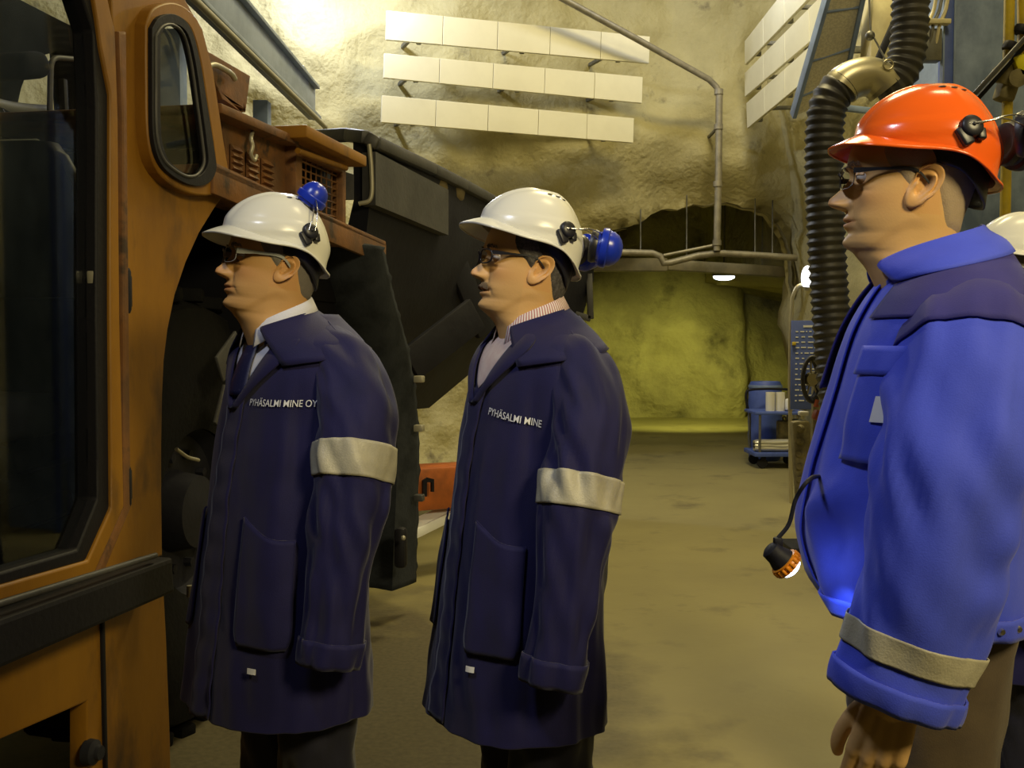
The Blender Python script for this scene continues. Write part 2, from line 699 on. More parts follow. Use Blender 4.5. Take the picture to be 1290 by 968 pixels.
for (l0, l1, r0, r1), lab in zip((((487, 13), (486, 50), (819, 46), (818, 80)), ((484, 67), (483, 98), (810, 97), (809, 130)), ((481, 120), (480, 154), (799, 149), (798, 180))),
                                 ('topmost row of pale panels high on the end wall', 'middle row of pale panels high on the end wall', 'lowest row of pale panels high on the end wall')):
    slat_row([at(*l0, 10.7), at(*r0, 11.75), at(*r1, 11.75), at(*l1, 10.7)], 5, lab, 'panel rows on the end wall')
for (l0, l1, r0, r1), lab in zip((((938, 52), (938, 82), (1052, -95), (1055, -40)), ((938, 92), (938, 122), (1054, -25), (1056, 22)), ((940, 130), (941, 162), (1052, 30), (1050, 72))),
                                 ('topmost row of pale panels beside the cable ladder on the right wall', 'middle row of pale panels beside the cable ladder on the right wall', 'lowest row of pale panels beside the cable ladder on the right wall')):
    slat_row([at(*l0, 12.0), at(*r0, 9.2), at(*r1, 9.2), at(*l1, 12.0)], 4, lab, 'panel rows on the right wall')

# cable ladder beside them
MESHM = M('perforated_sheet', (0.62, 0.57, 0.42), 0.6, col2=(0.50, 0.46, 0.34), vscale=60, lo=0.45, hi=0.55)
cl = empty('cable_ladder', at(1030, 90, 8.6), 0, 'sloping blue grey cable ladder with perforated sheet beside the right panels', 'cable ladder')
org = V(cl.location)
Lr = [at(999, 146, 9.0) - org, at(1048, -25, 8.2) - org]
Rr = [at(1060, 118, 8.9) - org, at(1091, -25, 8.2) - org]
for a, b in (Lr, Rr):
    MB().bar(a, b, 0.035, 0.10).build('rail', BLUEM, cl, 30)
for t in (0.15, 0.42, 0.78):
    MB().bar(Lr[0].lerp(Lr[1], t), Rr[0].lerp(Rr[1], t), 0.045, 0.03).build('rung', BLUEM, cl, 30)
mb = MB()
n_ = (Lr[1] - Lr[0]).cross(Rr[0] - Lr[0]).normalized() * 0.012
for t0, t1 in ((0.0, 1.0),):
    q = [Lr[0].lerp(Lr[1], t0), Rr[0].lerp(Rr[1], t0), Rr[0].lerp(Rr[1], t1), Lr[0].lerp(Lr[1], t1)]
    mb.loft([[p + n_ for p in q], [p - n_ for p in q]])
mb.build('perforated_sheet', MESHM, cl, 0)
MB().bar(Lr[0].lerp(Rr[0], 0.5), Lr[0].lerp(Rr[0], 0.5) + V((1.1, 0.1, -0.1)), 0.05, 0.05).build('wall_bracket', BLUEM, cl, 30)

# ------------------------------------------------------------------ pipes at the arch
PIPE = M('galvanised_pipe', (0.30, 0.27, 0.19), 0.5, 0.3, col2=(0.20, 0.18, 0.13), vscale=9)
py_ = 11.9
t = empty('water_pipe', at(905, 200, py_), 0, 'grey pipe dropping down the end wall to the cross pipe over the arch', 'pipe')
o = V(t.location)
pts = [at(690, -12, 10.9), at(800, 48, 11.4), at(893, 100, py_), at(903, 110, py_), at(906, 122, py_)]
MB().tube([p - o for p in pts], 0.035, 12).build('sloping_run', PIPE, t, 60)
MB().tube([at(906, 118, py_) - o, at(905, 220, py_) - o, at(903, 316, py_) - o], 0.040, 14).build('drop_pipe', PIPE, t, 60)
for yy in (116, 160, 232, 306):
    q = at(905.5 - (yy - 112) * 0.012, yy, py_) - o
    MB().lathe([(0.052, -0.03), (0.052, 0.03)], q, (0, 0, 1), 16).build('pipe_collar', PIPE, t, 50)
MB().bar(at(905, 160, py_) - o, at(905, 160, py_) - o + V((0, 0.9, 0)), 0.03, 0.03).build('wall_clip', GREYM, t)

t = empty('cross_pipe', at(880, 322, 11.97), 0, 'horizontal pipe with a jog crossing the dark arch', 'pipe')
o = V(t.location)
pts = [(640, 316), (745, 317), (822, 319), (832, 323), (836, 332), (845, 331), (880, 322), (905, 319), (925, 320), (960, 322), (1004, 325)]
MB().tube([at(*p, 11.95) - o for p in pts], 0.038, 12).build('pipe_run', PIPE, t, 50)
mb = MB()
mb.tube([at(836, 322, 11.95) - o, at(905, 308, 11.95) - o], 0.018, 8)
mb.build('stay_rod', PIPE, t)
for px in (807, 865, 951, 973):
    MB().tube([at(px, 322, 11.95) - o, at(px, 270, 12.9) - o + V((0, 0, 0.25))], 0.008, 8).build('hanger_rod', GREYM, t)

DUCT = M('duct_sheet', (0.26, 0.23, 0.15), 0.5, col2=(0.16, 0.145, 0.10), vscale=4)
t = empty('tunnel_beam', at(870, 345, 13.4), 0, 'grey horizontal duct under the cross pipe at the tunnel mouth', 'duct')
o = V(t.location)
mb = MB()
a, b = at(600, 334, 13.4) - o, at(840, 334, 13.4) - o
mb.bar(a, b, 0.20, 0.17, 0.02)
mb.bar(b, at(1000, 344, 13.4) - o, 0.20, 0.14, 0.02)
mb.build('duct', DUCT, t, 30)
for px in (780, 960):
    MB().tube([at(px, 336, 13.4) - o, at(px, 336, 13.4) - o + V((0, 0, 1.1))], 0.01, 8).build('hanger_rod', GREYM, t)

# tunnel lamp
GLOW = M('lamp_tube_glow', (0.9, 0.95, 1.0), 0.5, emit=(0.85, 0.92, 1.0), estr=6)
t = empty('tunnel_lamp', at(912, 350, 15.2), 0, 'glowing oval lamp under the duct in the tunnel', 'lamp')
mb = MB()
mb.ball((0, 0, 0.05), 0.16, 20, (1.15, 0.7, 0.35))
mb.build('lamp_housing', GREYM, t, 60)
mb = MB()
mb.ball((0, 0, 0.012), 0.14, 20, (1.15, 0.7, 0.38))
mb.build('lamp_bowl', GLOW, t, 60)
MB().tube([(0, 0, 0.08), (0, 0, 1.3)], 0.012, 8).build('hanger_rod', GREYM, t)
l = lamp('SPOT', 'tunnel_lamp_light', (0, 0, -0.09), 520, (0.95, 0.93, 0.24), 0.10, spot=math.radians(86), blend=0.8)
l.parent = t
l.rotation_euler = (math.radians(58), 0, math.radians(6))
# ------------------------------------------------------------------ the mining machine on the left
ORANGE = M('worn_orange_paint', (0.32, 0.150, 0.011), 0.5, col2=(0.20, 0.088, 0.009), vscale=3.0, stretch=(1, 1, 0.45), lo=0.38, hi=0.66, bump=0.08, bscale=40,
           col3=(0.055, 0.03, 0.018), v3=4.2, lo3=0.55, hi3=0.74, spec=0.45)
ORANGE_D = M('rusty_orange_paint', (0.22, 0.095, 0.028), 0.6, col2=(0.12, 0.058, 0.026), vscale=5.0, lo=0.38, hi=0.6, bump=0.2, bscale=50,
             col3=(0.05, 0.03, 0.02), v3=9, lo3=0.56, hi3=0.66)
BLACKR = M('black_rubber', (0.009, 0.009, 0.014), 0.6, spec=0.3, bump=0.15, bscale=60)
TYRE = M('tyre_rubber', (0.005, 0.005, 0.006), 0.9, spec=0.15, col2=(0.008, 0.008, 0.008), vscale=8, bump=0.3, bscale=50)
INNER = M('cab_lining', (0.004, 0.004, 0.007), 0.9, spec=0.15)
SEATM = M('seat_vinyl', (0.010, 0.010, 0.016), 0.6, spec=0.3)
SEATP = M('seat_piping', (0.16, 0.16, 0.13), 0.6)
STEEL = M('dark_worn_steel', (0.018, 0.019, 0.028), 0.6, 0.0, spec=0.25, col2=(0.012, 0.012, 0.02), vscale=4, bump=0.2, bscale=30, col3=(0.06, 0.05, 0.028), v3=3, lo3=0.66, hi3=0.78)
STEELG = M('grey_steel_plate', (0.085, 0.085, 0.09), 0.5, 0.2, col2=(0.055, 0.055, 0.06), vscale=5, bump=0.15, bscale=40)
PALE = M('pale_worn_metal_and_highlight', (0.42, 0.40, 0.32), 0.45, 0.4)
CABGLASS = glass('cab_glass', (0.93, 0.95, 0.97), 0.13)
FLAPM = M('belting_rubber', (0.030, 0.035, 0.045), 0.8, spec=0.2, col2=(0.015, 0.018, 0.024), vscale=7, bump=0.2, bscale=50)
WHITEP = M('white_step_enamel', (0.88, 0.90, 0.95), 0.35)

MX0, MTH = -1.56, math.atan(0.173)
mach = empty('mining_truck', (MX0, 0.0, 0.0), -MTH, 'worn orange underground mining truck with glazed cab at the left edge', 'truck')
MI = (Matrix.Translation((MX0, 0, 0)) @ Matrix.Rotation(-MTH, 4, 'Z')).inverted()
MIr = MI.to_3x3()

def mp(px, py, c=0.0):
    """point of the machine's side plane x = c (machine frame) on a photograph pixel"""
    o = MI @ V((0, 0, CAMZ))
    d = MIr @ ray(px, py)
    t = (c - o.x) / d.x
    return o + d * t

def side_plate(name, px_outer, px_holes, c, thick, mat, parent, bev=0.004, r=0.0, rh=0.0, ring=False):
    """plate lying in the plane x = c, outlined in machine (s, z)"""
    f = lambda pts: [(mp(*q, c).y, mp(*q, c).z) for q in pts]
    o2 = f(px_outer)
    if r:
        o2 = round_poly(o2, r)
    h2 = [round_poly(f(h), rh) if rh else f(h) for h in px_holes]
    if ring:
        me = ring_plate(o2, h2[0], thick)
    else:
        me = outline_plate(o2, h2, thick, bev)
    R = Matrix(((0, 0, 1, c), (1, 0, 0, 0), (0, 1, 0, 0), (0, 0, 0, 1)))
    me.transform(R)
    return finish(name, me, mat, parent, 30, bevel=bev if ring else 0)

# side window outline and door opening, as photographed
WIN = [(190, 38), (200, 26), (216, 24), (232, 38), (243, 75), (252, 130), (261, 190), (262, 212), (252, 227), (236, 229), (216, 219), (200, 203), (191, 170), (190, 100)]
def smooth_loop(pts, n=56):
    return [tuple(q) for q in catmull(list(pts) + [pts[0]], n + 1)[:n]]
WINO = [(174, 30), (184, 10), (212, 4), (240, 26), (254, 75), (264, 130), (276, 196), (279, 226), (266, 244), (238, 246), (208, 234), (186, 211), (176, 170), (174, 90)]
WIN, WINO = smooth_loop(WIN), smooth_loop(WINO)
ARCHC = [(280, 238), (262, 262), (242, 294), (225, 331), (211, 372), (202, 415), (197, 455), (195, 500), (194, 560), (194, 620), (195, 700)]
# body side above the trim, door opening on its left
BODY = [(128, -60), (190, -60), (232, 14), (246, 36), (260, 90), (272, 170), (281, 236)] + ARCHC[1:] + [(150, 718), (112, 731), (140, 655), (136, 400), (133, 150), (131, 70)]
side_plate('cab_panel', BODY, [WIN], 0.0, 0.05, ORANGE, mach, 0.006)
# rolled frame of the side window
fw_ = side_plate('window_frame', WINO, [WIN], 0.035, 0.05, ORANGE, mach, 0.016, ring=True)
GASK = [(V(a) * 0.72 + V(b) * 0.28) for a, b in zip(WIN, WINO)]
wcx = (228, 130)
INN = [(wcx[0] + (a - wcx[0]) * 0.84, wcx[1] + (b - wcx[1]) * 0.93) for a, b in WIN]
side_plate('window_gasket', [tuple(q) for q in GASK], [INN], 0.058, 0.03, BLACKR, fw_, 0.010, ring=True)
side_plate('window_pane', [tuple(q) for q in INN], [], 0.05, 0.006, CABGLASS, fw_, 0)
mb = MB()
mb.tube([mp(*q, 0.072) for q in INN], 0.005, 8, closed=True)
mb.build('window_bead', STEELG, fw_, 60)

# door: orange frame, rubber, glass, hinges
DOOR_O = [(-95, -40), (118, -30), (134, 40), (138, 150), (140, 400), (145, 640), (108, 722), (-95, 782)]
DOOR_I = [(-75, -20), (104, -18), (112, 30), (116, 60), (128, 120), (128, 400), (130, 640), (100, 706), (-75, 755)]
DOOR_G = [(-65, -10), (88, -8), (104, 40), (108, 130), (108, 400), (110, 628), (84, 692), (-65, 735)]
dr = side_plate('cab_door', DOOR_O, [DOOR_I], 0.045, 0.05, ORANGE, mach, 0.012, ring=True)
side_plate('door_seal', DOOR_I, [DOOR_G], 0.030, 0.06, BLACKR, dr, 0.010, ring=True)
side_plate('door_pane', [(a, b) for a, b in DOOR_G], [], 0.03, 0.006, CABGLASS, dr, 0)
side_plate('door_rail', [(137, 40), (147, 40), (153, 640), (118, 722), (108, 722), (143, 640), (141, 150)], [], 0.03, 0.06, ORANGE_D, dr, 0.008)
for (y0, y1) in ((338, 395), (586, 640)):
    a, b = mp(158, y0, 0.045), mp(158, y1, 0.045)
    mb = MB()
    mb.lathe([(0.012, 0), (0.016, 0.01), (0.016, (b - a).length - 0.01), (0.012, (b - a).length)], b, (0, 0, 1), 14)
    mb.box((a + b) / 2 + V((-0.008, 0.015, 0)), (0.012, 0.05, (b - a).length * 0.7), None, 0.003)
    mb.build('door_hinge', STEEL, dr, 40)
mb = MB()
a = mp(119, 346, 0.03)
mb.box(a, (0.03, 0.075, 0.022), None, 0.005)
mb.box(a + V((0.012, -0.03, -0.01)), (0.02, 0.02, 0.035), None, 0.004)
mb.build('door_latch', PALE, dr, 30)

# trim rail below the door and the lower body
TRIM = [(-95, 802), (195, 702), (198, 746), (-95, 870)]
side_plate('side_step', TRIM, [], 0.075, 0.11, BLACKR, mach, 0.012)
mb = MB()
a, b = mp(-95, 790, 0.12), mp(196, 700, 0.12)
mb.tube([a, b], 0.008, 8)
mb.build('step_edge', STEELG, mach, 60)
LOW = [(-95, 840), (196, 730), (200, 800), (205, 930), (207, 1030), (-95, 1150)]
HOLE = [(98, 884), (98, 985), (-60, 1030), (-60, 952)]
side_plate('lower_panel', LOW, [HOLE], 0.0, 0.05, ORANGE, mach, 0.006)
a, b = mp(128, 770, 0.028), mp(133, 1000, 0.028)
MB().bar(a, b, 0.012, 0.012, 0.002).build('panel_seam', BLACKR, mach, 30)
mb = MB()
c0 = mp(114, 948, 0.03)
mb.lathe([(0.0, 0.03), (0.018, 0.03), (0.02, 0.02), (0.032, 0.012), (0.034, -0.01)], c0, (1, 0, 0), 20)
mb.build('tow_pin', STEEL, mach, 40)
# back of the recess in the lower panel
q = [mp(-95, 940, -0.30), mp(205, 850, -0.30), mp(205, 1060, -0.30), mp(-95, 1150, -0.30)]

# cab shell behind the side
s0, s1 = mp(-95, 400).y, mp(195, 400).y
ztop = 2.95
def box_part(name, x0, x1, y0, y1, z0, z1, mat, parent=mach, bev=0.01, holes=None):
    return MB().box(((x0 + x1) / 2, (y0 + y1) / 2, (z0 + z1) / 2), (x1 - x0, y1 - y0, z1 - z0), None, bev).build(name, mat, parent, 30)
ys0, ys1 = 0.95, 3.10
# far side of the cab with its windows
c_far = -1.55
FARW = [(36, 74), (64, 66), (112, 56), (112, 168), (10, 168), (22, 112)]
FARW2 = [(190, 50), (222, 50), (222, 135), (190, 135)]
f = lambda pts, c: [(mp(*q_, c).y, mp(*q_, c).z) for q_ in pts]
outer = [(ys0, 0.45), (5.2, 0.45), (5.2, 3.0), (ys0, 3.0)]
me = outline_plate(outer, [round_poly(f(FARW, c_far), 0.02), round_poly(f(FARW2, c_far), 0.05)], 0.04, 0.004)
me.transform(Matrix(((0, 0, 1, c_far), (1, 0, 0, 0), (0, 1, 0, 0), (0, 0, 0, 1))))
finish('far_side', me, INNER, mach, 30)
box_part('cab_roof', -1.58, 0.05, ys0, 3.30, 2.86, 2.95, ORANGE_D)
box_part('cab_floor', -1.55, -0.03, ys0, 3.05, 0.50, 0.58, INNER)
box_part('rear_bulkhead', -1.55, -0.03, 3.05, 3.11, 0.50, 1.55, INNER)
box_part('front_wall', -1.55, -0.03, ys0, ys0 + 0.05, 0.50, 2.9, INNER)

# seat
st_c = mp(38, 330, -0.55)
def seat_ring(z, hw, dp, dy):
    ring = []
    for j in range(28):
        a = 2 * PI * j / 28
        c, q_ = math.cos(a), math.sin(a)
        r_ = (abs(c) ** 3.2 + abs(q_) ** 3.2) ** (-1 / 3.2)
        ring.append(V((st_c.x + hw * c * r_, st_c.y + dy + dp * q_ * r_, z)))
    return ring
zt = mp(38, 192, -0.55).z
zb = zt - 0.85
sb_ = MB()
sb_.loft([seat_ring(zb + (zt - zb) * t, 0.25 * (1 - 0.12 * t) * (1 if t < 0.9 else (1 - 6 * (t - 0.9) ** 1.5)), 0.075 * (1 if t < 0.93 else 0.7), -0.12 * t) for t in (0, .1, .3, .5, .7, .85, .92, .96, 1.0)])
seat = sb_.build('driver_seat', SEATM, mach, 60)
MB().tube([V((st_c.x + 0.245, st_c.y - 0.12 * t - 0.01, zb + (zt - zb) * t)) for t in (0.0, .3, .6, .85)] + [V((st_c.x + 0.21, st_c.y - 0.13, zt - 0.05)), V((st_c.x + 0.12, st_c.y - 0.13, zt - 0.005)), V((st_c.x - 0.12, st_c.y - 0.13, zt - 0.002))], 0.017, 10).build('seat_piping', SEATP, seat, 60)
MB().box((st_c.x, st_c.y - 0.28, zb + 0.03), (0.50, 0.50, 0.13), None, 0.05, 4).build('seat_cushion', SEATM, seat, 50)
MB().lathe([(0.16, 0.0), (0.10, 0.12), (0.10, 0.28)], (st_c.x, st_c.y - 0.25, 0.57), (0, 0, 1), 20).build('seat_post', INNER, seat, 50)
# control lever and grey hinge catching light
mb = MB()
q = mp(45, 410, -0.40)
mb.tube([V((q.x, q.y, 0.58)), q + V((0, 0.02, -0.2)), q], 0.012, 10)
mb.ball(q, 0.032, 16, (0.8, 0.9, 1.3))
mb.build('control_lever', SEATM, mach, 60)

# mirror frame by the far window
FR = [(64, 72), (110, 76), (110, 192), (68, 186), (62, 176)]
pts = round_poly(f(FR, -0.9), 0.05, 6)
MB().tube([V((-0.9, a, b)) for a, b in pts], 0.011, 10, closed=True).build('mirror_frame', STEELG, mach, 60)
# hoses and boxes outside the far window
mb = MB()
Pq = catmull([mp(-60, 140, -1.25), mp(-10, 150, -1.25), mp(20, 168, -1.25), mp(50, 195, -1.2), mp(62, 240, -1.2)], 120)
mb.tube([V(x) for x in Pq], [0.050 + 0.010 * math.sin(i * 1.25) for i in range(120)], 16)
mb.build('ribbed_hose', SEATM, mach, 60)
mb = MB()
Pq = catmull([mp(-60, 118, -1.4), mp(0, 135, -1.4), mp(30, 140, -1.4), mp(60, 142, -1.4)], 40)
mb.tube([V(x) for x in Pq], 0.035, 14)
mb.build('intake_pipe', M('grey_hose', (0.10, 0.095, 0.08), 0.6), mach, 60)
mb = MB()
a = mp(6, 84, -1.0)
mb.box(a, (0.30, 0.16, 0.10), Matrix.Rotation(0.3, 3, 'X'), 0.04, 3)
mb.build('overhead_console', INNER, mach, 40)
mb = MB()
a = mp(80, 100, -1.3)
mb.bar(mp(79, 100, -1.3), mp(84, 210, -1.3), 0.03, 0.03)
mb.build('wiper_arm', SEATM, mach, 40)
mb = MB()
a, b = mp(-60, 205, -1.3), mp(125, 225, -1.3)
mb.box(((a + b) / 2).to_tuple()[:2] + ((a.z + b.z) / 2 - 0.28,), (0.30, (b - a).length, 0.55), None, 0.06, 3)
mb.build('side_console', INNER, mach, 40)

# louvred hood and grille housing behind the cab
LOUV = [(270, 141), (362, 180), (368, 262), (300, 236), (281, 232)]
me_l = side_plate('hood_panel', [(268, 139), (364, 181), (366, 300), (284, 240)], [], -0.08, 0.05, ORANGE_D, mach, 0.004)
for cxp, cyp, sk in ((296, 202, .40), (316, 212, .40), (335, 220, .40)):
    for k in range(5):
        a = mp(cxp - 6, cyp - 17 + k * 8, -0.05)
        b = mp(cxp + 6, cyp - 12 + k * 8, -0.05)
        mb = MB()
        d = V((0, 0, 0.013))
        o = V((0.016, 0, 0))
        mb.loft([[a + d, a + o - d * 0.6, a - d], [b + d, b + o - d * 0.6, b - d]])
        mb.build('louvre', ORANGE_D, me_l, 20)
mb = MB()
a, b = mp(262, 137, -0.04), mp(362, 179, -0.04)
mb.bar(a - V((0.45, 0, 0)), b - V((0.45, 0, 0)), 1.0, 0.035, 0.008)
mb.build('hood_top', ORANGE_D, mach, 30)
mb = MB()
q = [mp(318, 166, -0.03), mp(316, 175, -0.015), mp(318, 184, -0.01), mp(316, 194, -0.015), mp(320, 202, -0.015), mp(323, 196, -0.015)]
mb.tube([V(x) for x in catmull(q, 24)], 0.008, 8)
mb.build('hood_latch', PALE, mach, 60)
GR = [(364, 172), (428, 202), (428, 312), (364, 300)]
grl = side_plate('grille_frame', GR, [[(372, 196), (424, 218), (424, 300), (372, 290)]], -0.04, 0.06, ORANGE_D, mach, 0.004)
mb = MB()
for k in range(9):
    t = k / 8
    mb.tube([mp(372 + 52 * t, 196 + 22 * t, -0.04), mp(372 + 52 * t, 292 + 8 * t, -0.04)], 0.004, 6)
for k in range(10):
    t = k / 9
    mb.tube([mp(372, 200 + 90 * t, -0.04), mp(424, 222 + 78 * t, -0.04)], 0.004, 6)
mb.build('grille_mesh', ORANGE_D, grl, 0)
box_part('grille_backing', -1.0, -0.115, mp(366, 250, -.1).y, mp(436, 250, -.1).y, 1.6, mp(364, 176, -0.1).z, INNER)
box_part('engine_block', -1.2, -0.13, mp(300, 200, -.1).y + 0.15, mp(440, 250, -.1).y, 1.1, mp(364, 185, -0.1).z - 0.06, INNER)
mb = MB()
a, b = mp(362, 166, 0.0), mp(441, 204, 0.0)
mb.bar(a - V((0.42, 0, 0)), b - V((0.42, 0, 0)), 1.0, 0.05, 0.008)
mb.build('grille_hood', ORANGE, mach, 30)
mb = MB()
a, b = mp(375, 190, 0.03), mp(436, 212, 0.03)
mb.tube([a, b], 0.012, 8)
mb.build('hood_handle', ORANGE, mach, 60)
# ledge over the wheel
mb = MB()
a, b = mp(250, 212, 0.02), mp(474, 308, 0.02)
mb.bar(a - V((0.10, 0, 0)), b - V((0.10, 0, 0)), 0.30, 0.03, 0.006)
mb.bar(a + V((0.04, 0, -0.03)), b + V((0.04, 0, -0.05)), 0.02, 0.10, 0.004)
mb.build('wheel_ledge', ORANGE_D, mach, 30)
# bracket and hatch above the hood
me_h = side_plate('hatch_post', [(250, 64), (306, 96), (300, 142), (293, 142), (268, 118), (262, 108)], [[(264, 112), (298, 128), (298, 138), (270, 126)]], -0.10, 0.06, ORANGE_D, mach, 0.004)
mb = MB()
mb.tube([V(x) for x in catmull([mp(260, 84, -0.05), mp(272, 82, -0.05), mp(290, 92, -0.05), mp(296, 100, -0.05)], 16)], 0.010, 8)
mb.build('grab_bar', PALE, mach, 60)

# front wheel in the dark arch, and its guard
wc = V((-0.42, 3.75, 0.80))
mb = MB()
pr = [(0.30, -0.20), (0.44, -0.23), (0.62, -0.235), (0.74, -0.20), (0.785, -0.10), (0.795, 0.0), (0.785, 0.10), (0.74, 0.20), (0.62, 0.235), (0.44, 0.23), (0.30, 0.20)]
mb.lathe(pr, wc, (1, 0, 0), 64, False)
for k in range(30):
    a = 2 * PI * k / 30
    for sx in (-1, 1):
        cpt = wc + V((sx * 0.10, math.cos(a + sx * 0.05) * 0.79, math.sin(a + sx * 0.05) * 0.79))
        R = Matrix.Rotation(a + sx * 0.05, 3, 'X')
        mb.box(cpt, (0.19, 0.05, 0.07), R @ Matrix.Rotation(0.35 * sx, 3, 'Y'), 0.01)
tyr = mb.build('tyre', TYRE, mach, 35)
mb = MB()
mb.lathe([(0.30, 0.19), (0.28, 0.12), (0.15, 0.10), (0.13, 0.20), (0.0, 0.22)], wc, (1, 0, 0), 40, False)
for k in range(10):
    a = 2 * PI * k / 10
    mb.lathe([(0.018, 0.0), (0.018, 0.03), (0.0, 0.032)], wc + V((0.108, 0.21 * math.cos(a), 0.21 * math.sin(a))), (1, 0, 0), 6, False)
mb.build('wheel_hub', STEEL, tyr, 40)
wc2 = wc + V((-0.0, 4.2, 0))
box_part('inner_guard', -1.2, -0.75, 3.15, 5.1, 0.5, 1.9, INNER)
mb = MB()
mb.bar(mp(300, 432, -0.05), mp(276, 466, -0.05), 0.012, 0.10)
mb.bar(mp(288, 492, -0.05), mp(276, 540, -0.05), 0.012, 0.09)
mb.build('guard_plate', STEELG, mach, 30)
mb = MB()
mb.tube([V(x) for x in catmull([mp(222, 566, 0.0), mp(236, 576, 0.0), mp(250, 580, 0.0)], 12)], 0.006, 8)
mb.build('highlight_arc', PALE, mach, 50)  # pale arc modelled in place of a highlight in the wheel arch
MB().tube([mp(240, 738, 0.0), mp(240, 752, 0.0)], 0.012, 10).build('hydraulic_fitting', PALE, mach, 50)

# ragged rubber guard hanging behind the wheel
FL = [(478, 310), (486, 345), (497, 390), (508, 430), (517, 475), (522, 520), (524, 570), (523, 630), (521, 690), (520, 735)]
mb = MB()
cflap = 0.12
edge = catmull([tuple(mp(*q_, cflap)) for q_ in FL], 60)
rows = []
for i, q_ in enumerate(edge):
    q_ = V(q_)
    rag = 0.010 * mn.noise(V((i * 1.7, 0, 0))) + (0.012 if i % 7 == 0 else 0)
    rows.append([q_ + V((rag * 0.5, 0.03 + rag, 0)), q_ + V((-0.006, 0.0, 0)), q_ + V((-0.02, -0.05, 0)), q_ + V((-0.06, -0.10 - 0.08 * (i / 59), 0)), q_ + V((-0.16, -0.13, 0)), q_ + V((-0.45, -0.10, 0))])
mb.grid(rows)
mb.build('wheel_guard_flap', FLAPM, mach, 70, None, 0.022, 0)
mb = MB()
for yy in (478, 540, 628):
    q_ = mp(522, yy, cflap + 0.02)
    mb = MB()
    mb.box(q_ + V((0.02, 0.02, 0)), (0.05, 0.05, 0.035), None, 0.006)
    mb.build('flap_bracket', PALE if yy < 600 else STEELG, mach, 30)
mb = MB()
q_ = mp(505, 690, cflap + 0.03)
mb.box(q_, (0.06, 0.06, 0.20), None, 0.02)
mb.build('flap_weight', BLACKR, mach, 40)
mb = MB()
mb.ball(mp(508, 678, cflap + 0.075), 0.012, 12)
mb.build('marker_reflector', PALE, mach, 60)

# dump box behind: its side leans across towards the right
def wpt(px, py, Y):
    return MI @ at(px, py, Y)
rim = [wpt(400, 172, 5.9), wpt(466, 177, 5.55), wpt(540, 212, 6.4), wpt(580, 232, 6.9), wpt(622, 252, 7.4), wpt(748, 330, 8.5)]
mb = MB()
top = [wpt(466, 177, 5.55), wpt(545, 214, 6.4), wpt(585, 234, 6.9), wpt(622, 252, 7.4), wpt(748, 332, 8.5)]
mid = [wpt(466, 252, 5.55), wpt(545, 296, 6.4), wpt(585, 320, 6.9), wpt(622, 322, 7.4), wpt(748, 352, 8.5)]
low = [wpt(470, 420, 5.75), wpt(545, 430, 6.6), wpt(590, 430, 7.1), wpt(628, 425, 7.5), wpt(748, 402, 8.5)]
bot = [wpt(480, 520, 6.2), wpt(545, 520, 6.9), wpt(600, 515, 7.4), wpt(650, 470, 7.9), wpt(742, 408, 8.6)]
back = V((-2.3, 0.35, 0.0))
def strip(a, b):
    return [a, b]
secs = []
for t_, m_, l_, b_ in zip(top, mid, low, bot):
    inn = t_ + V((-0.10, 0.02, 0))
    secs.append([t_, m_ , l_ + V((-0.10, 0, 0)), b_ + V((-0.35, 0, 0)), b_ + back * 0.8, t_ + back + V((0, 0, 0)), t_ + back + V((0.1, 0, -0.02)), b_ + back * 0.75 + V((0, 0, 0.12)), b_ + V((-0.45, 0, 0.14)), m_ + V((-0.09, 0, 0)), inn])
mb.loft(secs)
dump = mb.build('dump_box', STEEL, mach, 25)
mb = MB()
rt = [q_ + V((0.0, -0.02, 0.0)) for q_ in [wpt(398, 173, 6.1), wpt(440, 171, 5.75), wpt(462, 174, 5.55), wpt(474, 181, 5.55), wpt(545, 214, 6.4), wpt(585, 234, 6.9), wpt(622, 254, 7.4), wpt(748, 334, 8.5)]]
for a, b in zip(rt, rt[1:]):
    mb.bar(a, b + (b - a).normalized() * 0.02, 0.07, 0.075, 0.02)
mb.build('box_rim', STEELG, dump, 40)
mb = MB()
mb.tube([V(x) for x in catmull([wpt(465, 182, 5.5), wpt(468, 215, 5.5), wpt(467, 250, 5.5), wpt(452, 257, 5.5)], 20)], 0.012, 8)
mb.build('drain_pipe', PALE, dump, 60)
mb = MB()
a = [wpt(430, 215, 5.5), wpt(446, 220, 5.5), wpt(446, 252, 5.5), wpt(430, 250, 5.5)]
mb.loft([a, [q_ + V((-0.1, 0, 0)) for q_ in a]])
mb.build('corner_plate', STEELG, dump, 20)
mb = MB()
a = [wpt(470, 192, 5.52), wpt(562, 240, 6.5), wpt(562, 297, 6.5), wpt(470, 259, 5.52)]
mb.loft([[q_ + V((0.02, -0.02, 0)) for q_ in a], [q_ + V((-0.06, 0, 0)) for q_ in a]])
mb.build('side_plate', STEELG, dump, 20)
mb = MB()
for (p0, p1, Y, wd) in (((516, 460), (600, 395), 6.3, 0.22), ((545, 260), (612, 420), 6.8, 0.16)):
    mb.bar(wpt(*p0, Y), wpt(*p1, Y + 0.3), 0.05, wd, 0.01)
mb.build('box_brace', STEEL, dump, 30)
mb = MB()
a = mp(560, 250, 0.0)
for (x_, y_) in ((550, 232), (572, 238)):
    q_ = wpt(x_, y_, 6.55 + (x_ - 545) * .012)
    mb.ball(q_ + V((0.02, 0, -0.02)), 0.10, 12, (0.5, 1.2, 0.9))
mb.build('caked_mud', M('dry_mud', (0.16, 0.125, 0.06), 0.9, bump=0.8, bscale=30), dump, 60)
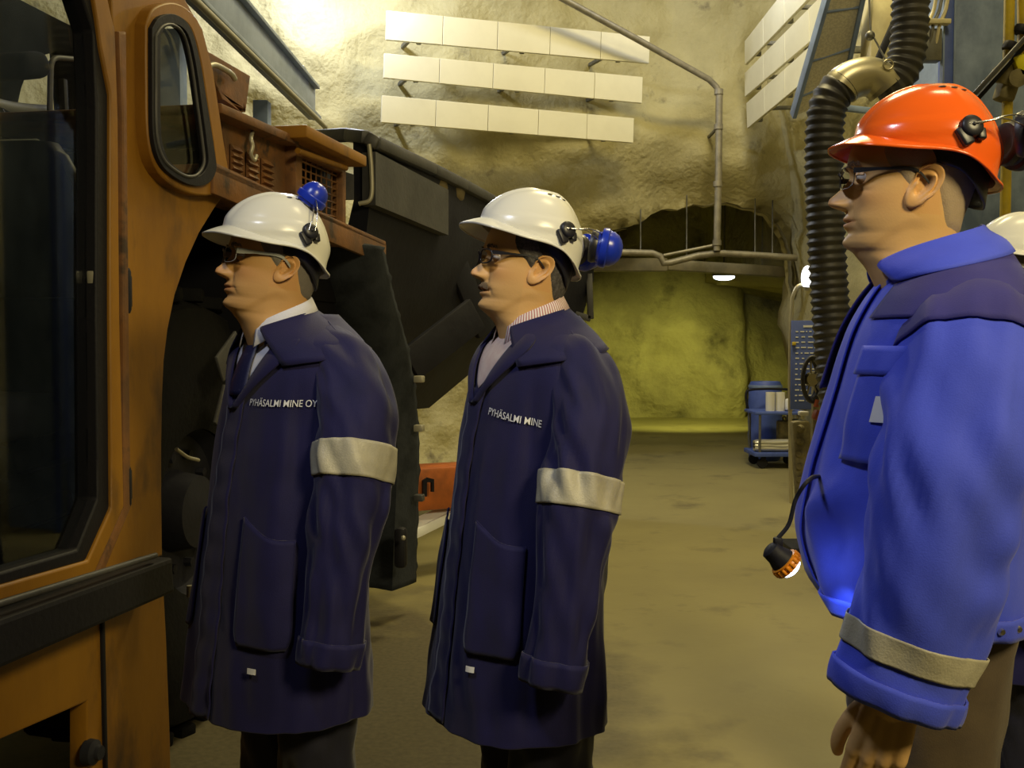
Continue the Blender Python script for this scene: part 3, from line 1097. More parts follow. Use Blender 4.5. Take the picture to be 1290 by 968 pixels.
# rear tail post and chassis
mb = MB()
mb.bar(wpt(742, 345, 8.45), wpt(744, 402, 8.45), 0.05, 0.05)
mb.bar(wpt(744, 402, 8.45), wpt(722, 395, 8.45), 0.05, 0.05)
mb.build('tail_post', STEELG, dump, 30)
mb = MB()
a, b = wpt(470, 618, 6.1), wpt(640, 606, 6.7)
mb.bar(a, b, 0.25, 0.26, 0.02)
chs = mb.build('chassis_beam', M('chassis_orange', (0.50, 0.13, 0.025), 0.55, col2=(0.28, 0.08, 0.02), vscale=5), mach, 30)
nb_ = MB()
n0 = [(533, 626), (533, 606), (539, 602), (547, 604), (547, 620), (544, 620), (544, 608), (538, 608), (538, 626)]
nn = [wpt(x_, y_, 6.08) for x_, y_ in n0]
nb_.loft([nn, [q_ + V((-0.012, 0.012, 0)) for q_ in nn]])
nb_.build('painted_mark', BLACKR, chs, 20)
mb = MB()
a, b, c_, d_ = wpt(500, 662, 6.1), wpt(572, 632, 6.5), wpt(572, 645, 6.4), wpt(500, 680, 6.0)
mb.loft([[a, b, c_, d_], [q_ + V((0, 0, -0.03)) for q_ in (a, b, c_, d_)]])
mb.bar(d_ + V((0, 0, -0.02)), c_ + V((0, 0, -0.02)), 0.02, 0.06, 0.005)
mb.build('rear_step', WHITEP, mach, 30)
# rear wheel under the box
mb = MB()
wr = V((-0.75, 7.2, 0.80))
mb.lathe(pr, wr, (1, 0, 0), 64, False)
ty2 = mb.build('tyre', TYRE, mach, 35)
MB().lathe([(0.30, 0.19), (0.28, 0.12), (0.15, 0.10), (0.13, 0.20), (0.0, 0.22)], wr, (1, 0, 0), 40, False).build('wheel_hub', STEEL, ty2, 40)
box_part('chassis', -1.1, -0.55, 2.4, 8.0, 0.45, 0.85, STEEL)

# ------------------------------------------------------------------ blue steel beam on posts behind the truck
bt = empty('steel_beam', at(330, 130, 6.6), 0, 'blue grey steel beam on posts above the truck hood', 'beam')
o = V(bt.location)
p0, p1 = at(205, -40, 5.0) - o, at(397, 149, 8.0) - o
def beam_line(t, dz=0, dx=0):
    return p0.lerp(p1, t) + V((dx, 0, dz))
mb = MB()
mb.bar(beam_line(0, 0.0), beam_line(1, 0.0), 0.10, 0.025, 0.004)
mb.bar(beam_line(0, 0.28), beam_line(0.985, 0.22), 0.10, 0.025, 0.004)
mb.bar(beam_line(0, 0.14), beam_line(0.99, 0.11), 0.02, 0.27, 0.002)
mb.build('girder', M('beam_blue_paint', (0.30, 0.36, 0.50), 0.5, col2=(0.22, 0.27, 0.38), vscale=4), bt, 30)
mb = MB()
mb.tube([beam_line(0, -0.05, 0.05), beam_line(1.04, -0.04, 0.05)], 0.02, 8)
mb.build('rail', PALE, bt, 60)
for px, py, Y in ((330, 128, 7.0), (346, 140, 7.3)):
    a = at(px, py, Y) - o
    if px == 330:
        MB().bar(V((a.x, a.y, a.z)), V((a.x - 0.02, a.y, -o.z)), 0.10, 0.10).build('post', BLUEM, bt, 30)
a = at(240, 40, 5.6) - o
MB().bar(V((a.x - 0.1, a.y, a.z)), V((a.x - 0.1, a.y, -o.z)), 0.12, 0.12).build('post', BLUEM, bt, 30)
mb = MB()
mb.box(at(375, 98, 7.9) - o, (0.12, 0.12, 0.16), None, 0.01)
mb.bar(at(372, 104, 7.9) - o, beam_line(0.96, 0.2), 0.05, 0.05)
mb.build('junction_box', GREYM, bt, 30)
# ------------------------------------------------------------------ people
MS = {}
MS['white_shell'] = M('helmet_white', (0.74, 0.73, 0.64), 0.26, spec=0.5)
MS['orange_shell'] = M('helmet_orange', (0.80, 0.12, 0.012), 0.18, spec=0.6)
MS['black_plastic'] = M('black_plastic', (0.015, 0.015, 0.02), 0.4)
MS['blue_cup'] = M('blue_plastic', (0.012, 0.035, 0.42), 0.28)
MS['dark_cup'] = M('dark_cup_plastic', (0.02, 0.025, 0.025), 0.35)
MS['wire'] = M('steel_wire', (0.6, 0.6, 0.62), 0.25, 1.0)
MS['band'] = M('reflective_tape', (0.46, 0.43, 0.31), 0.45, col2=(0.37, 0.345, 0.26), vscale=30, bump=0.15, bscale=300)
MS['letter'] = M('letter_white', (0.75, 0.75, 0.75), 0.6)
MS['eye_white'] = M('eye_white', (0.6, 0.55, 0.5), 0.2)
MS['iris'] = M('iris', (0.05, 0.06, 0.07), 0.15)
MS['lens'] = glass('spectacle_lens', (0.93, 0.95, 0.97), 1.2)
MS['black_frame'] = M('spectacle_frame_black', (0.01, 0.01, 0.015), 0.3)
MS['grey_frame'] = M('spectacle_frame_grey', (0.28, 0.29, 0.27), 0.35)
MS['boot'] = M('rubber_boot', (0.012, 0.012, 0.014), 0.45)
MS['white_shirt'] = M('white_shirt_cloth', (0.68, 0.68, 0.74), 0.8, bump=0.1, bscale=200)

def cloth(name, col, col2, sheen=0.15):
    return M(name, col, 0.72, col2=col2, vscale=9, bump=0.25, bscale=420, bdist=0.002, sheen=sheen, spec=0.3)

def stripe_cloth(name):
    m = M(name, (0.72, 0.66, 0.62), 0.8)
    nt = m.node_tree
    tc = nt.nodes.new('ShaderNodeUVMap')
    sep = nt.nodes.new('ShaderNodeSeparateXYZ')
    nt.links.new(tc.outputs[0], sep.inputs[0])
    k = nt.nodes.new('ShaderNodeMath'); k.operation = 'FRACT'
    q = nt.nodes.new('ShaderNodeMath'); q.operation = 'MULTIPLY'; q.inputs[1].default_value = 1.0
    nt.links.new(sep.outputs[0], q.inputs[0]); nt.links.new(q.outputs[0], k.inputs[0])
    g = nt.nodes.new('ShaderNodeMath'); g.operation = 'GREATER_THAN'; g.inputs[1].default_value = 0.55
    nt.links.new(k.outputs[0], g.inputs[0])
    x = nt.nodes.new('ShaderNodeMix'); x.data_type = 'RGBA'
    x.inputs[6].default_value = (0.74, 0.68, 0.64, 1)
    x.inputs[7].default_value = (0.42, 0.17, 0.17, 1)
    nt.links.new(g.outputs[0], x.inputs[0])
    nt.links.new(x.outputs[2], nt.nodes['Principled BSDF'].inputs['Base Color'])
    return m

def skin_mat(name, base):
    m = M(name, base, 0.48, spec=0.4, bump=0.12, bscale=260, bdist=0.002)
    nt = m.node_tree
    a = nt.nodes.new('ShaderNodeVertexColor')
    a.layer_name = 'tint'
    x = nt.nodes.new('ShaderNodeMix')
    x.data_type = 'RGBA'
    x.blend_type = 'MULTIPLY'
    x.inputs[0].default_value = 1.0
    x.inputs[6].default_value = (*base, 1)
    nt.links.new(a.outputs['Color'], x.inputs[7])
    b = nt.nodes['Principled BSDF']
    nt.links.new(x.outputs[2], b.inputs['Base Color'])
    b.inputs['Subsurface Weight'].default_value = 0.0
    return m

# ---- head: horizontal slices, eye level z = 0, ear canal x = 0, looking along +x
def head_tables(p):
    j = p.get('jowl', 0.0)
    front = [(-0.245, 0.012), (-0.20, 0.026 + j * .3), (-0.165, 0.040 + j * .7), (-0.145, 0.050 + j),
             (-0.130, 0.066 + j * .7), (-0.121, 0.080), (-0.114, 0.0905), (-0.106, 0.0945), (-0.098, 0.0925), (-0.090, 0.0890),
             (-0.080, 0.0925), (-0.068, 0.0950), (-0.056, 0.0935), (-0.045, 0.0920), (-0.03, 0.0905), (-0.012, 0.0885), (0.0, 0.0885),
             (0.012, 0.0925), (0.022, 0.0975), (0.034, 0.0985), (0.06, 0.093), (0.08, 0.080), (0.1, 0.056), (0.112, 0.03), (0.118, 0.002)]
    back = [(-0.245, -0.135), (-0.20, -0.112), (-0.15, -0.090), (-0.12, -0.082), (-0.09, -0.080), (-0.06, -0.083), (-0.03, -0.091),
            (0.0, -0.099), (0.04, -0.1035), (0.07, -0.098), (0.095, -0.078), (0.108, -0.055), (0.118, -0.012)]
    half = [(-0.245, 0.072), (-0.20, 0.062), (-0.165, 0.059), (-0.14, 0.0585), (-0.12, 0.0590), (-0.1, 0.0610), (-0.08, 0.0640), (-0.06, 0.0670),
            (-0.03, 0.0700), (0.0, 0.0725), (0.03, 0.0765), (0.06, 0.0745), (0.085, 0.061), (0.105, 0.039), (0.118, 0.004)]
    f = table(front)[0]
    b = table(back)[0]
    h = table(half)[0]
    n = table([(-0.245, 2.0), (-0.14, 2.0), (-0.118, 1.75), (-0.09, 1.9), (-0.05, 2.15), (0.0, 2.55), (0.05, 2.4), (0.118, 2.0)])[0]
    return f, b, h, n

def nose_h(z, p):
    s = p.get('nose', 1.0) * 1.12
    t = interp(z, [-0.062, -0.0545, -0.051, -0.047, -0.042, -0.036, -0.026, -0.014, -0.002, 0.01, 0.02],
               [0.0, 0.004, 0.013, 0.0235, 0.0285, 0.0280, 0.0215, 0.0130, 0.0065, 0.003, 0.0])
    return t * s

def head_point(th, z, tabs, p):
    f, b, h, n = tabs
    xf, xb, hw, e = f(z), b(z), h(z), n(z)
    x0 = 0.0
    if xf < 0.02:
        x0 = (xf + xb) / 2
    elif z < -0.13:
        x0 = (xf + xb) / 2 * sstep(-0.13, -0.2, z)
    c, s = math.cos(th), math.sin(th)
    if c >= 0:
        a = xf - x0
        ee = e
    else:
        a = x0 - xb
        ee = 2.15
    r = (abs(c) ** ee + abs(s) ** ee) ** (-1.0 / ee)
    x = x0 + a * c * r
    y = hw * s * r
    ay = abs(y)
    if c > 0 and z > -0.14:
        fw = sstep(0.0, 0.5, c)
        d = 0.0
        # nose
        wz = interp(z, [-0.055, -0.046, -0.038, -0.02, 0.0, 0.02], [0.0105, 0.0125, 0.0115, 0.0085, 0.0065, 0.008])
        d += nose_h(z, p) * math.exp(-(ay / wz) ** 2.4 * 0.75)
        d += 0.0095 * gs(ay - 0.0145, 0.0062) * gs(z + 0.0445, 0.0075)
        d -= 0.004 * gs(ay - 0.0075, 0.0038) * gs(z + 0.0545, 0.003)
        d -= 0.0022 * gs(ay - 0.0225, 0.004) * gs(z + 0.046, 0.009)
        # sockets, brow
        d -= 0.0085 * gs(ay - 0.031, 0.0165) * gs(z - 0.000, 0.0120)
        d -= 0.0055 * gs(ay - 0.018, 0.009) * gs(z - 0.000, 0.012)
        d += 0.0045 * gs(ay - 0.030, 0.024) * gs(z - 0.0205, 0.0085)
        d -= 0.0016 * gs(ay - 0.034 + 0.0, 0.018) * gs(z + 0.0215 + 0.12 * (ay - 0.034), 0.0035)      # bag line
        d += 0.0022 * gs(ay - 0.034, 0.018) * gs(z + 0.0155, 0.0045)
        # cheek and jowl
        d += 0.0040 * gs(ay - 0.050, 0.020) * gs(z + 0.034, 0.018)
        d += 0.0035 * gs(ay - 0.043, 0.016) * gs(z + 0.080, 0.022)
        # nasolabial fold
        t = (-0.046 - z) / 0.036
        if -0.1 < t < 1.25:
            d -= 0.0013 * gs(ay - (0.0200 + 0.0125 * t), 0.0050) * sstep(-0.1, 0.15, t) * (1 - sstep(0.9, 1.25, t))
        # forehead lines
        for zz in (0.043, 0.052, 0.061):
            d -= 0.0006 * gs(z - zz - 0.004 * math.cos(y * 60), 0.0016) * gs(ay, 0.05)
        # mouth
        op = p.get('open', 0.0)
        mz = -0.0720
        lipw = gs(ay, 0.0235) * (1 if ay < 0.03 else 0)
        d += 0.0044 * gs(z - (mz + 0.0058), 0.0046) * lipw
        d += 0.0050 * gs(z - (mz - 0.0068 - op), 0.0052) * lipw
        d -= (0.0058 + op * 1.2) * gs(z - mz + op * .5, 0.0016 + op * 0.55) * gs(ay, 0.0235)
        d -= 0.0014 * gs(ay - 0.0265, 0.0055) * gs(z - mz, 0.0060)
        d -= 0.0020 * gs(ay, 0.0035) * gs(z + 0.0585, 0.006)
        # chin
        d += 0.0025 * gs(ay, 0.016) * gs(z + 0.106, 0.009)
        if p.get('stache'):
            d += 0.0030 * gs(ay, 0.024) * gs(z + 0.0615, 0.0055)
        x += d * fw
    # under-jaw crease
    if z < -0.05:
        jz = -0.065 - 0.055 * sstep(0.0, 0.085, x)
        q = z - jz
        if q < 0:
            k = 0.0028 * sstep(0, -0.022, q) * (1 - sstep(-0.035, -0.085, q)) * sstep(-0.045, 0.0, x) * (1 - sstep(0.06, 0.08, x))
            y -= math.copysign(k, y) * min(1, ay / 0.03)
    return V((x, y, z))

def zrows():
    z = 0.1178
    out = []
    while z > -0.245:
        out.append(z)
        if z > 0.095: st = 0.0030
        elif z > 0.03: st = 0.0040
        elif z > -0.13: st = 0.00155
        else: st = 0.005
        z -= st
    return out

def make_head(p):
    tabs = head_tables(p)
    N = 150
    ths = []
    for k in range(N):
        u = -1 + 2 * k / N
        ths.append(PI * (0.42 * u + 0.58 * u ** 3))
    mb = MB()
    mb.loft([[head_point(t, z, tabs, p) for t in ths] for z in zrows()])
    bmesh.ops.recalc_face_normals(mb.bm, faces=mb.bm.faces)
    return mb.bm, tabs

def make_ear(sgn, p):
    """closed ear shell; outline in its own (a back, b up) plane"""
    sz = p.get('ear', 1.0)
    na, nr = 40, 9
    out = []
    ctrl = [(0.006, -0.012), (0.004, 0.004), (0.002, 0.016), (-0.004, 0.026), (-0.016, 0.0315), (-0.028, 0.0285), (-0.0345, 0.018),
            (-0.0345, 0.004), (-0.030, -0.010), (-0.0225, -0.020), (-0.016, -0.029), (-0.008, -0.0345), (0.000, -0.033), (0.005, -0.024)]
    cc = catmull(ctrl + ctrl[:1], na + 1)[:na]
    cen = np.array((-0.012, 0.0))
    def hgt(u, k):
        a = math.atan2(cc[k][1] - cen[1], cc[k][0] - cen[0])
        back = sstep(-0.2, 0.6, -math.cos(a)) 
        up = sstep(-0.5, 0.5, math.sin(a))
        rimw = max(back, up)
        lobe = sstep(0.3, 0.9, -math.sin(a))
        h = 0.0
        h += 0.0062 * gs(u - 0.93, 0.12) * rimw                      # helix
        h -= 0.0030 * gs(u - 0.76, 0.09) * rimw
        h += 0.0042 * gs(u - 0.56, 0.13) * back * (1 - lobe)         # antihelix
        h -= 0.0125 * (1 - sstep(0.18, 0.52, u)) * (1 - 0.3 * lobe)   # concha
        h += 0.0045 * gs(u - 0.75, 0.3) * lobe
        h += 0.0055 * gs(u - 0.55, 0.25) * sstep(0.5, 0.9, math.cos(a)) * gs(math.sin(a) + 0.15, 0.5)   # tragus
        return h
    mb = MB()
    R = Matrix.Rotation(math.radians(-14), 3, 'Y')                    # lean back
    flare = math.radians(17)
    def place(a, b, h):
        a, b = a * sz, b * sz
        q = R @ V((a, 0, b))
        lift = -min(0, q.x - 0.004) * math.sin(flare)
        x = q.x * math.cos(flare) + 0.006
        y = 0.0695 + lift + h + p.get('ear_out', 0.0)
        return V((x - h * 0.3, sgn * y, q.z - 0.012))
    front, back = [], []
    for i in range(nr + 1):
        u = 0.06 + 0.94 * i / nr
        front.append([place(*(cen + (cc[k] - cen) * u), hgt(u, k) + 0.0015) for k in range(na)])
    edge = [place(*(cen + (cc[k] - cen) * 1.03), 0.0 + 0.5 * hgt(1, k)) for k in range(na)]
    for i in range(nr, 0, -2):
        u = 0.97 * i / nr
        back.append([place(*(cen + (cc[k] - cen) * u), -0.0035 - 0.010 * (1 - sstep(0.3, 0.85, u))) for k in range(na)])
    mb.loft(front + [edge] + back)
    bmesh.ops.recalc_face_normals(mb.bm, faces=mb.bm.faces)
    return mb.bm

def lid_shell(c, r, lo, hi, sgn):
    """part of a sphere in front of the eyeball: an eyelid, closed"""
    mb = MB()
    def pt(rr, el, az):
        return V(c) + V((math.cos(el) * math.cos(az), math.cos(el) * math.sin(az), math.sin(el))) * rr
    n = 14
    rows_o = [[pt(r, lo + (hi - lo) * i / 8, -1.35 + 2.7 * j / n) for j in range(n + 1)] for i in range(9)]
    rows_i = [[pt(r - 0.0018, lo + (hi - lo) * i / 8, -1.35 + 2.7 * j / n) for j in range(n + 1)] for i in range(9)]
    rings = [o + list(reversed(i)) for o, i in zip(rows_o, rows_i)]
    mb.loft(rings)
    bmesh.ops.recalc_face_normals(mb.bm, faces=mb.bm.faces)
    return mb.bm

def bm_obj(bm, name='tmp'):
    me = bpy.data.meshes.new(name)
    bm.to_mesh(me)
    bm.free()
    o = bpy.data.objects.new(name, me)
    C.objects.link(o)
    return o

def evaluated_mesh(o):
    dg = bpy.context.evaluated_depsgraph_get()
    return bpy.data.meshes.new_from_object(o.evaluated_get(dg))

def drop(o):
    me = o.data
    bpy.data.objects.remove(o)
    bpy.data.meshes.remove(me)

def fuse(objs):
    """boolean union of closed meshes -> one mesh"""
    base = objs[0]
    for t in objs[1:]:
        md = base.modifiers.new('u', 'BOOLEAN')
        md.operation = 'UNION'
        md.solver = 'MANIFOLD'
        md.object = t
    me = evaluated_mesh(base)
    for o in objs:
        drop(o)
    return me

def remeshed(bm, voxel, smooth=6):
    o = bm_obj(bm)
    md = o.modifiers.new('r', 'REMESH')
    md.mode = 'VOXEL'
    md.voxel_size = voxel
    me = evaluated_mesh(o)
    drop(o)
    b = bmesh.new()
    b.from_mesh(me)
    bpy.data.meshes.remove(me)
    for _ in range(smooth):
        bmesh.ops.smooth_vert(b, verts=b.verts, factor=0.5, use_axis_x=True, use_axis_y=True, use_axis_z=True)
    return b

def capsule_chain(mb, pts, rad, n=14):
    """tapered chain with round ends"""
    P = catmull(pts, 4 * len(pts))
    k = len(P)
    rs = [interp(i / (k - 1) * (len(rad) - 1), list(range(len(rad))), rad) for i in range(k)]
    P = [V(q) for q in P]
    d0 = (P[0] - P[1]).normalized()
    d1 = (P[-1] - P[-2]).normalized()
    pts2 = [P[0] + d0 * rs[0] * 0.85, P[0] + d0 * rs[0] * 0.5] + P + [P[-1] + d1 * rs[-1] * 0.5, P[-1] + d1 * rs[-1] * 0.85]
    r2 = [rs[0] * 0.5, rs[0] * 0.86] + rs + [rs[-1] * 0.86, rs[-1] * 0.5]
    mb.tube(pts2, r2, n)

def make_hand(W, down, fwd, palm, curl=0.35, voxel=0.0026, spread=1.0, tk=1.0):
    """hand hanging from wrist W: fingers along down, thumb on the fwd side, palm faces palm"""
    W, down, fwd, palm = V(W), V(down).normalized(), V(fwd).normalized(), V(palm).normalized()
    mb = MB()
    def pt(a, b, c):
        return W + down * a + fwd * b + palm * c
    offs = [0.030, 0.010, -0.010, -0.028]
    lens = [(0.043, 0.026, 0.020), (0.048, 0.030, 0.021), (0.044, 0.028, 0.021), (0.034, 0.021, 0.018)]
    kn = [0.090, 0.093, 0.088, 0.080]
    rads = [(0.0098, 0.0088, 0.0080, 0.0068), (0.0102, 0.0090, 0.0082, 0.0070), (0.0098, 0.0086, 0.0078, 0.0066), (0.0086, 0.0076, 0.0068, 0.0058)]
    for k in range(4):
        capsule_chain(mb, [pt(-0.01, offs[k] * 0.55, 0.0), pt(0.04, offs[k] * 0.85, -0.002), pt(kn[k], offs[k], -0.002)], [0.0165, 0.0135, 0.0115])
        a, c = kn[k], -0.002
        ang = 0.0
        pts = [pt(a - 0.012, offs[k], c), pt(a, offs[k], c)]
        b = offs[k]
        for q, L in enumerate(lens[k]):
            ang += curl * (0.9 + 0.12 * k) * (0.8, 1.15, 0.8)[q]
            a += math.cos(ang) * L
            c += math.sin(ang) * L
            b += 0.0009 * (1.5 - k) * spread
            pts.append(pt(a, b, c))
        capsule_chain(mb, pts, [0.0108, *rads[k]])
    capsule_chain(mb, [pt(0.012, 0.018, 0.006), pt(0.040, 0.036 * tk, 0.014), pt(0.070, 0.050 * tk, 0.020), pt(0.096, 0.053 * tk, 0.026), pt(0.112, 0.050 * tk, 0.032)],
                  [0.0150, 0.0165, 0.0118, 0.0108, 0.0085])
    capsule_chain(mb, [pt(0.03, -0.022, 0.010), pt(0.07, -0.022, 0.010)], [0.0125, 0.0115])
    capsule_chain(mb, [W - down * 0.10, W - down * 0.03, pt(0.01, 0, 0)], [0.034, 0.0285, 0.025])
    return remeshed(mb.bm, voxel, 3)

def noise3(x, y, z):
    return mn.noise(V((x, y, z)))

# ---- garments: analytic torso and sleeve surfaces
class Torso:
    def __init__(s, rows, seed, fold=0.010, centre=(0, 0), nexp=2.25, creases=()):
        s.t = table(rows)      # z -> cx, af, ab, b
        s.seed, s.fold, s.n = seed, fold, nexp
        s.ztop, s.zbot = max(r[0] for r in rows), min(r[0] for r in rows)
        s.creases = creases
    def __call__(s, th, z, off=0.0):
        cx, af, ab, b = (f(z) for f in s.t)
        c, q = math.cos(th), math.sin(th)
        a = af if c >= 0 else ab
        r = (abs(c) ** s.n + abs(q) ** s.n) ** (-1 / s.n)
        k = s.fold * sstep(s.ztop - 0.02, s.ztop - 0.3, z) * (0.55 + 0.6 * sstep(1.05, s.zbot, z))
        d = k * noise3(c * 2.6 + s.seed, q * 2.6, z * 1.7)
        d += k * 0.55 * noise3(c * 5.5 + s.seed, q * 5.5 + 3, z * 3.2 + 1.5 * c)
        d += k * 0.30 * noise3(c * 6.0 + 7 + s.seed, q * 6.0, z * 13.0 + 2.5 * q)
        for (ct, cz, wt, wz, amp, sl) in s.creases:
            u = (th - ct)
            d += amp * gs(u, wt) * gs(z - cz - sl * u, wz)
        r += (off + d) / max(0.05, math.hypot(a * c, b * q) / max(math.hypot(c, q), 1e-6))
        return V((cx + a * c * r, b * q * r, z))
    def mesh(s, n=120, dz=0.010, hem=None):
        mb = MB()
        zs = []
        z = s.ztop
        while z > s.zbot:
            zs.append(z)
            z -= dz
        zs.append(s.zbot)
        rings = []
        for z in zs:
            ring = []
            for k in range(n):
                th = -PI + 2 * PI * k / n
                zz = z
                if hem:
                    zz = s.zbot + hem(th) + (z - s.zbot) * (s.ztop - s.zbot - hem(th)) / (s.ztop - s.zbot)
                ring.append(s(th, zz))
            rings.append(ring)
        mb.loft(rings, True, False)
        return mb
    def patch(s, rows, n=8, off=0.004, uv=False, width=None):
        """rows: (z, theta0, theta1) top to bottom -> surface strip"""
        mb = MB()
        P = []
        for z0, a, b in rows:
            line = []
            for j in range(n + 1):
                t = j / n
                o = off(t, z0) if callable(off) else off
                line.append(s(a + (b - a) * t, z0, o))
            P.append(line)
        vs = mb.grid(P)
        if uv:
            mb.rows = vs
        return mb

def dense(rows, k=6):
    """refine a list of (z, a, b) rows"""
    out = []
    for r0, r1 in zip(rows, rows[1:]):
        for i in range(k):
            t = i / k
            out.append(tuple(x + (y - x) * t for x, y in zip(r0, r1)))
    out.append(rows[-1])
    return out

class Sleeve:
    """path: (x, y, z, r_fore_aft, r_side)"""
    def __init__(s, path, seed, amp=0.010, n=90, flex=0.55):
        s.P = catmull(path, n)
        s.k = n
        s.seed, s.amp, s.flex = seed, amp, flex
        pts = [V(q[:3]) for q in s.P]
        s.pts = pts
        s.L = [0.0]
        for a, b in zip(pts, pts[1:]):
            s.L.append(s.L[-1] + (b - a).length)
        s.fr = []
        u = V((1, 0, 0))
        for i in range(n):
            t = (pts[min(i + 1, n - 1)] - pts[max(i - 1, 0)]).normalized()
            u = (u - t * u.dot(t)).normalized()
            s.fr.append((t, u, t.cross(u)))
    def __call__(s, f, th, off=0.0):
        i = max(0, min(s.k - 1, f * (s.k - 1)))
        i0 = min(int(i), s.k - 2)
        w_ = i - i0
        p = s.pts[i0].lerp(s.pts[i0 + 1], w_)
        t, u, v = s.fr[i0 if w_ < 0.5 else i0 + 1]
        rx = s.P[i0][3] * (1 - w_) + s.P[i0 + 1][3] * w_
        ry = s.P[i0][4] * (1 - w_) + s.P[i0 + 1][4] * w_
        L = s.L[i0] * (1 - w_) + s.L[i0 + 1] * w_
        c, q = math.cos(th), math.sin(th)
        ff = f - s.flex
        elbow = gs(ff, 0.22)
        k = s.amp * sstep(0.0, 0.18, f)
        d = k * 0.9 * noise3(c * 1.9 + s.seed, q * 1.9, L * 3.0 + s.seed)
        d += k * (0.35 + 0.75 * elbow) * noise3(c * 1.2 + s.seed + 5, q * 1.2, L * 15 + 1.6 * c + 1.2 * q)
        d += k * 0.35 * noise3(c * 3.5 + s.seed, q * 3.5 + 9, L * 9 + 3 * q)
        d += 0.5 * k * gs(f - 0.97, 0.05)
        return p + u * (c * (rx + d + off)) + v * (q * (ry + d + off))
    def mesh(s, n=56, f0=0.0, f1=1.0, off=0.0, caps=(True, False), m=None):
        mb = MB()
        m = m or s.k
        mb.loft([[s(f0 + (f1 - f0) * i / (m - 1), 2 * PI * j / n, off) for j in range(n)] for i in range(m)], *caps)
        return mb

# ---- helmet, spectacles
def helmet_surface(th, t, p):
    """t 0 crown .. 1 rim ; head frame"""
    c, q = math.cos(th), math.sin(th)
    ztop, cx = 0.158, 0.006
    a = 0.120 if c > 0 else 0.113
    b = 0.105
    n = 2.15
    r = (abs(c) ** n + abs(q) ** n) ** (-1 / n)
    zr = helmet_rim(th)
    ph = t * PI / 2
    sr = math.sin(ph) ** 0.94
    x = cx + a * c * r * sr
    y = b * q * r * sr
    z = zr + (ztop - zr) * math.cos(ph) ** 1.02
    if c < 0:                                   # tuck the nape in
        x += 0.016 * sstep(0.75, 1.0, t) * (-c) ** 1.5
    if c > 0:                                   # the front runs out into the peak
        x += 0.018 * c ** 1.5 * t ** 2.2
    ridge = 0.0045 * (1 - sstep(0.016, 0.024, abs(y))) * sstep(0.02, 0.2, t) * (1 - sstep(0.80, 0.97, t))
    crease = 0.0028 * sstep(0.052, 0.058, z) * (1 - sstep(0.080, 0.088, z)) * sstep(0.2, 0.55, abs(q)) * (1 - sstep(0.2, 0.75, -c))
    nx, ny, nz = c * math.sin(ph), q * math.sin(ph), math.cos(ph)
    k = ridge + crease
    return V((x + nx * k, y + ny * k, z + nz * k))

def helmet_rim(th):
    c, q = math.cos(th), math.sin(th)
    a = abs(th) / PI
    return interp(a, [0, 0.12, 0.25, 0.38, 0.48, 0.58, 0.68, 0.80, 1.0], [0.074, 0.071, 0.058, 0.043, 0.036, 0.026, 0.006, -0.016, -0.022])

def helmet_brim(th, k, p):
    base = helmet_surface(th, 1.0, p)
    c, q = math.cos(th), math.sin(th)
    out = V((c, q, 0)).normalized()
    vis = max(0.0, c) ** 1.15
    w_ = 0.010 + 0.034 * vis
    dz = -0.006 - 0.012 * vis
    return base + out * (w_ * k) + V((0, 0, dz * k ** 1.25))

